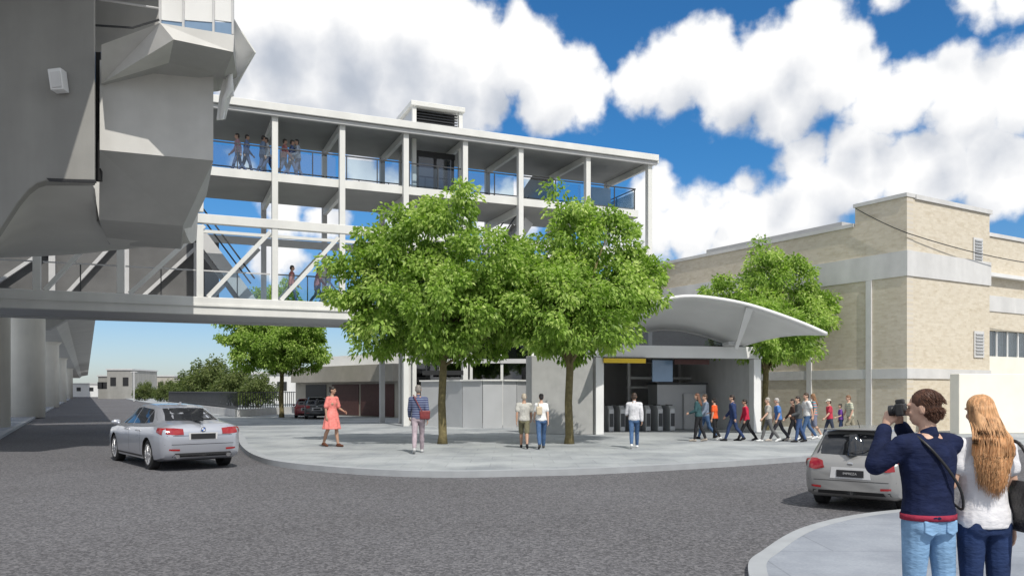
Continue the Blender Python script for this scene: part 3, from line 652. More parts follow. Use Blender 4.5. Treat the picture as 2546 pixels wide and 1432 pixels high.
# ------------------------------------------------------------------ trees
def crown_mesh(name,lobes,nclump,nleaf,ls,seed,mt,shell=.55):
    rg=np.random.default_rng(seed);L=np.array(lobes,float)
    vol=(L[:,3]**2*L[:,4])**.72;pr=vol/vol.sum()
    k=rg.choice(len(L),nclump,p=pr);d=rg.normal(size=(nclump,3));d/=np.linalg.norm(d,axis=1)[:,None]
    r=np.where(rg.random(nclump)<.85,shell+(1-shell)*rg.random(nclump),rg.random(nclump))
    cs=L[k,:3]+d*np.stack([L[k,3],L[k,3]*.9,L[k,4]],1)*r[:,None]
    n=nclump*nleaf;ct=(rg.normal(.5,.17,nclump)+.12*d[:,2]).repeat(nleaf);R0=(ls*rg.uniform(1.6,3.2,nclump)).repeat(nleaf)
    def nrm(a): return a/(np.linalg.norm(a,axis=1)[:,None]+1e-9)
    q=nrm(rg.normal(size=(n,3)));base=cs.repeat(nleaf,0)+q*(R0*np.sqrt(rg.random(n)))[:,None]*np.array([1,1,.8])
    dr=nrm(q*.7+d.repeat(nleaf,0)*.45+np.array([0,0,-.5])+rg.normal(size=(n,3))*.35)
    sd=nrm(np.cross(dr,rg.normal(size=(n,3))));nn=np.cross(dr,sd);ln=(ls*rg.uniform(.7,1.3,n))[:,None];wd=ln*.29
    mid=base+dr*ln*.45;av=np.empty((n,4,3));av[:,0]=base;av[:,1]=mid+sd*wd+nn*wd*.4;av[:,2]=base+dr*ln;av[:,2,2]-=ln[:,0]*.15;av[:,3]=mid-sd*wd+nn*wd*.4
    idx=np.arange(n)*4;faces=np.empty((2*n,3),int);faces[0::2]=np.stack([idx,idx+1,idx+2],1);faces[1::2]=np.stack([idx,idx+2,idx+3],1)
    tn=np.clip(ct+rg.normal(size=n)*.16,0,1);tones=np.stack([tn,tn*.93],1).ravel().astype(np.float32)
    me=bpy.data.meshes.new(name);me.from_pydata(av.reshape(-1,3).tolist(),[],faces.tolist())
    at=me.attributes.new('tone','FLOAT','FACE');at.data.foreach_set('value',tones);me.materials.append(mt);me.update();return me,cs
LB=[(1080,775,205,125),(930,725,95,92),(885,690,48,52),(1000,640,105,88),(1085,625,112,98),(1105,560,66,48),(1140,532,30,22),(985,575,42,42),(1205,680,105,98),(1255,765,75,100),(1190,835,92,60),(960,850,72,50),(1070,845,125,50),(900,800,58,78),(1150,760,115,115)]
def lobes(mir,rs):
    rg=random.Random(rs);out=[];sx_=1. if mir>0 else .9
    for(px,py,rx,rz) in LB:
        if mir<0 and px<970 and py>780: continue
        out.append(((px-1100)*.0125*mir*sx_,rg.uniform(-.9,.9)*(1 if rx<150 else .2),1.65-PZ+(972-py)*.0125,rx*.0125*sx_,rz*.0125))
    out.append((.3*mir,-1.1,3.8,1.5,1.2));out.append((-.2*mir,1.2,3.9,1.7,1.4));return out
def tree(pos,label,me,cs,sc,grp,th=3.4,seed=1):
    r=empty('street_tree',pos,label,'tree',grp,rz=0,sc=sc)
    o=bpy.data.objects.new('crown',me);COL.objects.link(o);o.parent=r
    mb=MB();rg=random.Random(seed)
    path=[(0,0,-.05),(.01,0,.25),(-.02,.01,1.2),(.02,.0,2.1),(0,.02,2.9),(.05,0,3.6),(.1,.0,4.6)]
    mb.tube(path,[.165,.125,.112,.11,.10,.08,.04],10)
    for c in rg.sample(list(cs),26):
        c=V(c);a=V((0,0,rg.uniform(2.2,3.4)));m=a.lerp(c,.5)+V((0,0,.25));mb.tube([a,m,c],[.045,.03,.010],6)
    mb.build('trunk',M['bark'],r,smooth=True,local=True);return r
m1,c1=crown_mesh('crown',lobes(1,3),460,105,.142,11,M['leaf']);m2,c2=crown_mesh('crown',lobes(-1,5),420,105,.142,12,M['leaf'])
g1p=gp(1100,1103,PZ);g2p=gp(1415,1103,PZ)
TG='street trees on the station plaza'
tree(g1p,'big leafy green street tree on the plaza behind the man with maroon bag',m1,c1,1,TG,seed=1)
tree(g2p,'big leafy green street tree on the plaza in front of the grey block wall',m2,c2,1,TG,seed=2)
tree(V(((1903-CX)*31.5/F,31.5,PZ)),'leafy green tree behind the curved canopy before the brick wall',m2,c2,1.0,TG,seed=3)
tree(V(((700-CX)*47/F,47,PZ)),'leafy green tree behind and below the footbridge on the left',m1,c1,1.08,TG,seed=4)
# ------------------------------------------------------------------ background left
dl=[(0,0,2.4,2.3,2.2),(1.4,.3,2.0,1.5,1.6),(-1.5,0,1.8,1.5,1.5),(.3,.2,3.9,1.3,1.2)]
md,cdk=crown_mesh('crown',dl,170,40,.28,21,M['leafd'],.4)
def bush(px,py,Y,sc,label):
    p=pt(px,0,Y);r=empty('background_tree',(p.x,Y,PZ),label,'tree','trees along the far road',sc=sc)
    o=bpy.data.objects.new('crown',md);COL.objects.link(o);o.parent=r
    MB().tube([(0,0,-.05),(0,0,1.4),(.1,0,2.4)],[.2,.15,.08],8).build('trunk',M['bark'],r,local=True)
bush(520,0,88,1.05,'tallest dark green tree beyond the road left of the shop');bush(585,0,80,.85,'dark green tree just left of the leafy plaza tree trunk')
bush(475,0,98,.85,'dark green tree at the left end of the tall background clump');bush(415,0,115,.62,'rounded low tree along the far road behind the silver sedan');bush(360,0,130,.62,'small rounded tree beside the grey block building at the horizon')
bush(640,0,75,.65,'dark low tree right of the background clump behind the fence')
def house(px0,px1,py,Y,label,mt,dp=12):
    a=pt(px0,py,Y);b=pt(px1,py,Y);r=empty('distant_building',((a.x+b.x)/2,Y,0),label,'building')
    MB().box(a.x,b.x,Y,Y+dp,0,a.z).build('wall',mt,r);MB().box(a.x-.2,b.x+.2,Y-.2,Y+dp+.2,a.z,a.z+.3).build('roof',M['steel_g'],r)
    n=max(2,int((b.x-a.x)/4))
    for k in range(n):
        x=a.x+(b.x-a.x)*(k+.5)/n;MB().box(x-.6,x+.6,Y-.05,Y-.01,a.z*.45,a.z*.75).build('window',M['black'],r)
house(266,328,920,170,'grey block building on the horizon beside the viaduct',M['conc_d']);house(244,266,936,175,'lower grey annex left of the horizon block building',M['conc_d'])
house(180,243,955,230,'low white distant shed on the horizon beside the piers',M['white']);house(388,432,936,190,'pale distant building behind the low trees',M['creamd'])
house(600,735,930,100,'pale distant building behind the leafy tree under the bridge',M['band'])
sh=empty('old_shop',(pt(860,0,49).x,49,PZ),'old single storey shop with dull brown shutters under the footbridge','shop')
SA=V((pt(735,0,55).x,55,PZ));SB=V((pt(990,0,46).x,46,PZ));su=(SB-SA).normalized();sn=V((su.y,-su.x,0))
Ls=(SB-SA).length
def sw(name,s0,s1,z0,z1,off,th,mt):
    a=SA+su*s0+sn*off;b=SA+su*s1+sn*off
    return MB().prism([a+V((0,0,z0)),b+V((0,0,z0)),b+V((0,0,z1)),a+V((0,0,z1))],-sn*th).build(name,mt,sh)
sw('wall',0,Ls,0,2.1,0,6,M['creamd']);sw('fascia',0,Ls,2.1,3.1,.35,6.3,M['creamd']);sw('parapet',.0,Ls,3.1,3.9,-2,3,M['white'])
sw('shutter',Ls*.40,Ls*.66,.05,1.95,.05,.04,M['rust']);sw('shutter',Ls*.68,Ls*.97,.05,1.95,.05,.04,M['rust']);sw('doorway',Ls*.12,Ls*.34,.05,1.95,.04,.03,M['black'])
pp=[gp(420,1010,PZ),gp(500,1022,PZ),gp(590,1036,PZ),gp(735,1026,PZ)]
fn=empty('garden_fence',pp[2],'pale low wall with thin metal fence in front of the dark garden trees','fence')
mb=MB()
for a,b in zip(pp[:-1],pp[1:]): mb.beam(a+V((0,0,.2)),b+V((0,0,.2)),.25,.5)
mb.build('low_wall',M['band'],fn)
mb=MB();k=0
for a,b in zip(pp[:-1],pp[1:]):
    n=int((b-a).length/.35)
    for i in range(n): q=a.lerp(b,i/n);mb.beam(q+V((0,0,.45)),q+V((0,0,1.5)),.04,.04)
    for z in(.6,1.45): mb.beam(a+V((0,0,z)),b+V((0,0,z)),.05,.05)
mb.build('railing',M['dark'],fn)
ux=pt(333,0,120).x
r=empty('utility_pole',(ux,120,PZ),'slim grey pole beside the far road left of the low trees','pole')
MB().tube([(ux,120,PZ),(ux,120,4.6)],.09).build('shaft',M['steel_g'],r);MB().beam((ux-.5,120,4.5),(ux+.5,120,4.5),.1,.1).build('crossarm',M['steel_g'],r)
# ------------------------------------------------------------------ cars
class Car:
    def __init__(s,st):
        st=np.array(st,float);s.y0,s.y1=st[0,0],st[-1,0];s.Y=np.linspace(s.y0,s.y1,500)
        k=np.exp(-np.linspace(-2,2,17)**2);k/=k.sum();s.P=[]
        for c in range(1,7):
            a=np.interp(s.Y,st[:,0],st[:,c]);e=np.pad(a,8,mode='edge');s.P.append(np.convolve(e,k,'valid'))
    def sec(s,y):
        w,zb,zs,zr,wt,wr=[float(np.interp(y,s.Y,p)) for p in s.P];zr=max(zr,zs+.02);dz=min(.07,(zr-zs)*.5)
        xs=[0,w*.82,w*.95,w*.985,w,w*.995,w*.97,wt,(wt+wr)/2+.012,wr,wr*.9,wr*.6,0]
        zz=[zb,zb,zb+.05,zb+.16,.5*(zb+zs)+.03,zs-.1,zs-.03,zs,(zs+zr-dz)/2,zr-dz,zr-dz*.4,zr-dz*.1,zr];return xs,zz
    def x_at(s,y,z):
        xs,zz=s.sec(y)
        if z<=zz[1] or z>=zz[-1]: return 0.
        return float(np.interp(z,zz[1:],xs[1:]))
    def y_rear(s,x,z):
        y=s.y0
        while y<0:
            if s.x_at(y,z)>=abs(x): return y
            y+=.006
        return y
    def body(s):
        n=110;u=np.linspace(0,1,n);ys=s.y0+(s.y1-s.y0)*(.5-.5*np.cos(math.pi*u))*.35+(s.y1-s.y0)*u*.65
        rings=[]
        for y in ys:
            xs,zz=s.sec(y);X=[];Z=[]
            for i in range(len(xs)-1):
                for q in(0,.5): X.append(xs[i]+(xs[i+1]-xs[i])*q);Z.append(zz[i]+(zz[i+1]-zz[i])*q)
            X.append(0);Z.append(zz[-1]);m=len(X)
            rings.append([(X[i],y,Z[i]) for i in range(m)]+[(-X[i],y,Z[i]) for i in range(m-2,0,-1)])
        return MB().loft(rings)
    def side(s,bot,top,sx,off=.006,nu=10,nv=6):
        def li(P,q):
            L=len(P)-1;i=min(int(q*L),L-1);f=q*L-i;return(P[i][0]+(P[i+1][0]-P[i][0])*f,P[i][1]+(P[i+1][1]-P[i][1])*f)
        rows=[]
        for j in range(nv+1):
            row=[]
            for i in range(nu+1):
                a=li(bot,i/nu);b=li(top,i/nu);y=a[0]+(b[0]-a[0])*j/nv;z=a[1]+(b[1]-a[1])*j/nv
                row.append((sx*(s.x_at(y,z)+off),y,z))
            rows.append(row)
        return MB().loft(rows,cap=False,closed=False)
    def rear(s,bot,top,off=.006,nu=12,nv=6):
        def li(P,q):
            L=len(P)-1;i=min(int(q*L),L-1);f=q*L-i;return(P[i][0]+(P[i+1][0]-P[i][0])*f,P[i][1]+(P[i+1][1]-P[i][1])*f)
        rows=[]
        for j in range(nv+1):
            row=[]
            for i in range(nu+1):
                a=li(bot,i/nu);b=li(top,i/nu);x=a[0]+(b[0]-a[0])*j/nv;z=a[1]+(b[1]-a[1])*j/nv
                row.append((x,s.y_rear(x,z)-off,z))
            rows.append(row)
        return MB().loft(rows,cap=False,closed=False)
CUT=[]
def make_car(kind,root,paint,detail=True):
    if kind=='sedan':
        st=[(-2.45,.66,.36,.78,.82,.6,.5),(-2.40,.80,.30,.90,.95,.70,.60),(-2.28,.87,.25,.97,1.03,.77,.68),(-1.95,.915,.2,1.0,1.075,.80,.70),(-1.72,.925,.18,1.0,1.10,.81,.68),(-1.4,.93,.17,.985,1.25,.82,.61),(-1.0,.93,.17,.97,1.385,.83,.575),(-.6,.93,.17,.96,1.44,.83,.57),(0,.93,.17,.95,1.46,.83,.58),(.4,.93,.17,.94,1.43,.83,.58),(.8,.93,.17,.93,1.28,.83,.61),(1.15,.93,.17,.93,1.07,.83,.68),(1.3,.925,.18,.92,1.01,.82,.72),(1.9,.9,.2,.86,.94,.78,.68),(2.25,.84,.22,.74,.82,.68,.58),(2.4,.74,.27,.62,.70,.58,.48),(2.46,.6,.34,.54,.6,.46,.38)]
        wy=(-1.47,1.47);wr=.335;tw=.79
    else:
        st=[(-2.2,.68,.40,.78,.84,.62,.52),(-2.15,.79,.33,.92,.97,.70,.62),(-2.06,.845,.28,.96,1.05,.76,.66),(-2.0,.86,.25,.97,1.18,.78,.64),(-1.88,.87,.22,.97,1.38,.79,.61),(-1.70,.875,.2,.965,1.50,.79,.60),(-1.2,.875,.19,.955,1.535,.79,.595),(-.5,.875,.19,.95,1.545,.79,.595),(.2,.875,.19,.94,1.50,.79,.59),(.7,.875,.19,.935,1.30,.79,.6),(1.05,.875,.19,.93,1.08,.78,.66),(1.2,.87,.2,.92,1.0,.77,.68),(1.8,.85,.22,.86,.93,.74,.65),(2.05,.78,.25,.72,.80,.65,.55),(2.17,.68,.32,.6,.66,.54,.44),(2.21,.56,.38,.54,.58,.44,.36)]
        wy=(-1.28,1.36);wr=.325;tw=.745
    c=Car(st);b=c.body().build('body',[paint,M['black']],root,smooth=True,local=True)
    for y in wy:
        for sx in(-1,1):
            cu=MB();cu.lathe([(wr+.055,sx*.5),(wr+.055,sx*1.3)],axis='x',n=36,c=(0,y,wr),mi=1)
            k=cu.build('cutter',[paint,M['black']],root,local=True);CUT.append(k)
            md_=b.modifiers.new('bool','BOOLEAN');md_.object=k;md_.operation='DIFFERENCE';md_.solver='EXACT'
            w=MB();w.lathe([(wr*.66,-.09),(wr*.9,-.11),(wr*.985,-.095),(wr,-.06),(wr,.06),(wr*.985,.095),(wr*.9,.11),(wr*.66,.09)],axis='x',n=36,c=(sx*tw,y,wr))
            wo=w.build('wheel',M['rubber'],root,smooth=True,local=True)
            rm=MB();xo=sx*(tw+.1)
            rm.lathe([(wr*.70,sx*.0),(wr*.70,sx*.012),(wr*.62,sx*.012),(wr*.60,-sx*.05),(wr*.58,-sx*.06)],axis='x',n=36,c=(xo,y,wr))
            for q in range(10):
                a=q*math.pi/5+.1*(1 if q%2 else -1);d=V((0,cos(a),sin(a)))
                rm.beam(V((xo-sx*.005,y,wr))+d*wr*.12,V((xo-sx*.0,y,wr))+d*wr*.64,.028,.03,up=(1,0,0))
            rm.lathe([(.055,sx*-.02),(.055,sx*.012),(.02,sx*.018)],axis='x',n=16,c=(xo,y,wr))
            rm.build('rim',M['rim'],wo,local=True)
            dk=MB();dk.lathe([(wr*.6,-sx*.07),(wr*.6,-sx*.062)],axis='x',n=24,c=(xo,y,wr));dk.build('brake_disc',M['dark'],wo,local=True)
    G=M['cglass']
    for sx in(-1,1):
        if kind=='sedan':
            c.side([(.06,1.0),(.55,.985),(.98,.985)],[(.06,1.37),(.3,1.355),(.58,1.30)],sx).build('side_window',G,root,smooth=True,local=True)
            c.side([(-.9,1.02),(-.02,1.0)],[(-.86,1.33),(-.02,1.375)],sx).build('side_window',G,root,smooth=True,local=True)
            c.side([(-1.36,1.06),(-.95,1.02)],[(-1.22,1.14),(-.91,1.31)],sx).build('quarter_window',G,root,smooth=True,local=True)
            for y in(.02,-.93): c.side([(y-.006,.3),(y+.006,.3)],[(y-.006,.97),(y+.006,.97)],sx,.004).build('door_seam',M['black'],root,local=True)
            c.side([(-1.05,.26),(1.05,.26)],[(-1.05,.30),(1.05,.30)],sx,.006).build('sill_trim',M['black'],root,local=True)
            for y in(-.78,.2): 
                x=sx*(c.x_at(y,.86)+.02);MB().box(x-.015,x+.015,y-.11,y+.11,.845,.875).build('door_handle',M['rim'],root,bevel=.008,local=True)
            mb=MB();ell(mb,(sx*1.0,.88,1.0),(.11,.07,.07));mb.build('mirror',paint,root,smooth=True,local=True)
            c.rear([(sx*.42,.80),(sx*.60,.80),(sx*.78,.82)],[(sx*.42,.93),(sx*.6,.95),(sx*.76,.955)],.01).build('tail_light',M['red'],root,smooth=True,local=True)
            c.side([(-2.33,.80),(-2.1,.86)],[(-2.33,.95),(-2.12,.955)],sx,.01).build('tail_light',M['red'],root,smooth=True,local=True)
            mb=MB();mb.lathe([(.045,-.06),(.045,.06),(.035,.06)],c=(0,0,0),n=14);vv_=[(sx*.55+p[0],-2.40+p[2],.33+p[1]) for p in mb.v];mb.v=vv_;mb.build('exhaust',M['chrome'],root,local=True)
            c.rear([(sx*.5,.45),(sx*.72,.46)],[(sx*.5,.49),(sx*.72,.50)],.006).build('reflector',M['red'],root,local=True)
        else:
            c.side([(.06,.99),(.5,.975),(.9,.97)],[(.06,1.43),(.25,1.40),(.5,1.33)],sx).build('side_window',G,root,smooth=True,local=True)
            c.side([(-.85,1.01),(-.02,.99)],[(-.82,1.42),(-.02,1.44)],sx).build('side_window',G,root,smooth=True,local=True)
            c.side([(-1.62,1.08),(-.92,1.01)],[(-1.46,1.34),(-.88,1.42)],sx).build('quarter_window',G,root,smooth=True,local=True)
            for y in(.02,-.9): c.side([(y-.006,.3),(y+.006,.3)],[(y-.006,.95),(y+.006,.95)],sx,.004).build('door_seam',M['black'],root,local=True)
            for y in(-.75,.2): 
                x=sx*(c.x_at(y,.84)+.02);MB().box(x-.015,x+.015,y-.1,y+.1,.83,.86).build('door_handle',paint,root,bevel=.008,local=True)
            mb=MB();ell(mb,(sx*.95,.8,1.0),(.11,.07,.08));mb.build('mirror',paint,root,smooth=True,local=True)
            c.rear([(sx*.46,.80),(sx*.62,.76),(sx*.76,.78)],[(sx*.50,.93),(sx*.62,.97),(sx*.73,.97)],.012).build('tail_light',M['red'],root,smooth=True,local=True)
            c.side([(-2.1,.80),(-1.9,.86)],[(-2.1,.95),(-1.93,.96)],sx,.012).build('tail_light',M['red'],root,smooth=True,local=True)
            c.rear([(sx*.52,.42),(sx*.7,.43)],[(sx*.52,.46),(sx*.7,.47)],.006).build('reflector',M['red'],root,local=True)
    if kind=='sedan':
        c.rear([(-.70,1.09),(0,1.09),(.70,1.09)],[(-.55,1.35),(0,1.37),(.55,1.35)],.008).build('rear_window',G,root,smooth=True,local=True)
        c.rear([(-.27,.70),(.27,.70)],[(-.27,.82),(.27,.82)],.016).build('number_plate',M['plate'],root,local=True)
        c.rear([(-.30,.685),(.30,.685)],[(-.32,.84),(.32,.84)],.008).build('plate_recess',M['steel_g'],root,local=True)
        c.rear([(-.66,.31),(.66,.31)],[(-.6,.40),(.6,.40)],.006).build('diffuser',M['black'],root,local=True)
        c.rear([(-.76,.775),(0,.775),(.76,.775)],[(-.76,.783),(0,.783),(.76,.783)],.005).build('boot_seam',M['black'],root,local=True)
        c.rear([(-.8,.585),(0,.585),(.8,.585)],[(-.8,.595),(0,.595),(.8,.595)],.004).build('bumper_seam',M['black'],root,local=True)
        yb=c.y_rear(0,.91)-.012
        mb=MB()
        for q in range(4):
            a0=q*math.pi/2;P=[(0,yb,.91)]+[(.04*cos(a0+k*math.pi/16),yb,.91+.04*sin(a0+k*math.pi/16)) for k in range(9)];mb.add(P,[tuple(range(10))],q%2)
        bo=mb.build('badge',[M['bluew'],M['white']],root,local=True)
        mb=MB()
        for k in range(24):
            a0=k*math.pi/12;a1=(k+1)*math.pi/12
            mb.add([(.04*cos(a0),yb-.001,.91+.04*sin(a0)),(.04*cos(a1),yb-.001,.91+.04*sin(a1)),(.052*cos(a1),yb-.001,.91+.052*sin(a1)),(.052*cos(a0),yb-.001,.91+.052*sin(a0))],[(0,1,2,3)])
        mb.build('badge_ring',M['black'],bo,local=True)
        mb=MB();mb.prism([(-.02,-.7,1.455),(-.02,-.85,1.43),(-.02,-.86,1.5)],(.04,0,0));mb.build('antenna_fin',paint,root,local=True)
    else:
        c.rear([(-.64,1.05),(0,1.04),(.64,1.05)],[(-.54,1.40),(0,1.43),(.54,1.40)],.01).build('rear_window',G,root,smooth=True,local=True)
        c.rear([(-.24,.64),(.24,.64)],[(-.24,.77),(.24,.77)],.018).build('number_plate',M['plate'],root,local=True)
        c.rear([(-.36,.61),(.36,.61)],[(-.33,.82),(.33,.82)],.007).build('plate_recess',M['steel_g'],root,local=True)
        c.rear([(-.7,.31),(.7,.31)],[(-.68,.38),(.68,.38)],.006).build('bumper_trim',M['black'],root,local=True)
        c.rear([(-.78,.565),(0,.565),(.78,.565)],[(-.78,.575),(0,.575),(.78,.575)],.004).build('bumper_seam',M['black'],root,local=True)
        MB().prism([(-.57,-1.70,1.485),(.57,-1.70,1.485),(.53,-1.96,1.495),(-.53,-1.96,1.495)],(0,0,.03)).build('spoiler',paint,root,bevel=.01,local=True)
        mb=MB();ell(mb,(0,c.y_rear(0,.89)-.004,.89),(.055,.008,.03));mb.build('badge',M['chrome'],root,smooth=True,local=True)
        mb=MB();mb.tube([(.0,-1.5,1.53),(.0,-1.66,1.68)],.006,6);mb.build('antenna',M['black'],root,local=True)
        mb=MB();mb.beam((-.02,c.y_rear(0,1.1)-.02,1.09),(.3,c.y_rear(.3,1.16)-.02,1.15),.012,.015);mb.build('rear_wiper',M['black'],root,local=True)
    return c
def text_mesh(body,size,name,mt,parent,M4):
    cu=bpy.data.curves.new('t','FONT');cu.body=body;cu.size=size;cu.align_x='CENTER';cu.align_y='CENTER';cu.extrude=.001
    o=bpy.data.objects.new('t',cu);COL.objects.link(o);bpy.context.view_layer.update()
    me=bpy.data.meshes.new_from_object(o.evaluated_get(bpy.context.evaluated_depsgraph_get()));bpy.data.objects.remove(o)
    me.transform(M4);me.materials.clear();me.materials.append(mt);q=bpy.data.objects.new(name,me);COL.objects.link(q);q.parent=parent;return q
def place_car(kind,label,target,local,h,sc,paint,grp=None):
    rz=math.atan2(-h[0],h[1]);Rm=Matrix.Rotation(rz,3,'Z');loc=V(target)-(Rm@V(local))*sc
    r=empty('parked_car' if kind!='sedan' else 'sedan_car',loc,label,'car',grp,rz=rz,sc=sc);c=make_car(kind,r,paint);return r,c
p_sil=mat('silver_paint',(.50,.52,.57),.28,.55,.03,2,coat=.8)
p_gry=mat('warm_silver_paint',(.31,.305,.295),.34,.35,.03,2,coat=.6)
p_red=mat('dark_red_paint',(.22,.02,.03),.3,.2,.05,2,coat=.6);p_drk=mat('charcoal_paint',(.06,.065,.07),.3,.3,.05,2,coat=.6)
place_car('sedan','silver four door sedan turning off the road left of the plaza kerb',gp(380,1166),(-.79,-1.47,0),(-.635,.772),.94,p_sil)
r,c=place_car('hatch','grey silver hatchback at the right kerb partly hidden by the photographing man',gp(2046,1250),(-.745,-1.28,0),(.60,.80),.74,p_gry)
yp=c.y_rear(0,.7)-.03
text_mesh('IMPREZA',.062,'plate_lettering',mat('plate_letter_grey',(.42,.42,.42),.5),r,Matrix.Translation((0,yp,.705))@Matrix.Rotation(R(90),4,'X'))
place_car('hatch','small dark red car parked before the old shop',V(((760-CX)*46/F,46,PZ)),(0,-1,0),(-.25,1),.72,p_red,'cars parked before the old shop')
place_car('hatch','small charcoal car parked right beside the dark red one',V(((788-CX)*44.5/F,44.5,PZ)),(0,-1,0),(-.25,1),.78,p_drk,'cars parked before the old shop')
# ------------------------------------------------------------------ people
POST=[]
SK={'l':mat('skin_light',(.58,.36,.26),.55,0,.06,20),'m':mat('skin_tan',(.42,.25,.17),.55,0,.06,20),'d':mat('skin_deep',(.2,.105,.065),.55,0,.06,20)}
EYE_M=mat('eye_dark',(.03,.02,.015),.3);LIP_M=mat('lip',(.38,.13,.11),.5)
def hairmat(col):
    if ('h',col) in CL: return CL[('h',col)]
    m,t,b=nt('hair');tc=N(t,'ShaderNodeTexCoord');mp=N(t,'ShaderNodeMapping');mp.inputs['Scale'].default_value=(45,45,4)
    t.links.new(tc.outputs['Object'],mp.inputs[0]);n=N(t,'ShaderNodeTexNoise');n.inputs['Scale'].default_value=1.5;n.inputs['Detail'].default_value=5
    t.links.new(mp.outputs[0],n.inputs['Vector']);t.links.new(ramp(t,n.outputs['Fac'],[(.3,sc3(col,.65)),(.5,col),(.72,sc3(col,1.35))]),b.inputs['Base Color'])
    b.inputs['Roughness'].default_value=.55;CL[('h',col)]=m;return m
WTEX=bpy.data.textures.new('wrinkle','CLOUDS');WTEX.noise_scale=.11;WTEX.noise_depth=2
TM=[(.84,.15,.11),(.95,.165,.118),(1.05,.15,.105),(1.15,.148,.102),(1.28,.17,.115),(1.38,.175,.112),(1.44,.13,.09),(1.49,.07,.065)]
TF=[(.84,.155,.112),(.95,.168,.12),(1.05,.137,.10),(1.14,.124,.092),(1.25,.145,.115),(1.34,.148,.102),(1.42,.105,.08),(1.47,.055,.055)]
def remesh(mb,name,m,root,vox,sm=3,disp=0):
    o=mb.build(name,m,root,smooth=True,fix=False,local=True)
    q=o.modifiers.new('r','REMESH');q.mode='VOXEL';q.voxel_size=vox;q.use_smooth_shade=True
    q=o.modifiers.new('s','SMOOTH');q.factor=.5;q.iterations=sm
    if disp:
        q=o.modifiers.new('d','DISPLACE');q.texture=WTEX;q.strength=disp;q.mid_level=.5;q.texture_coords='LOCAL'
    return o
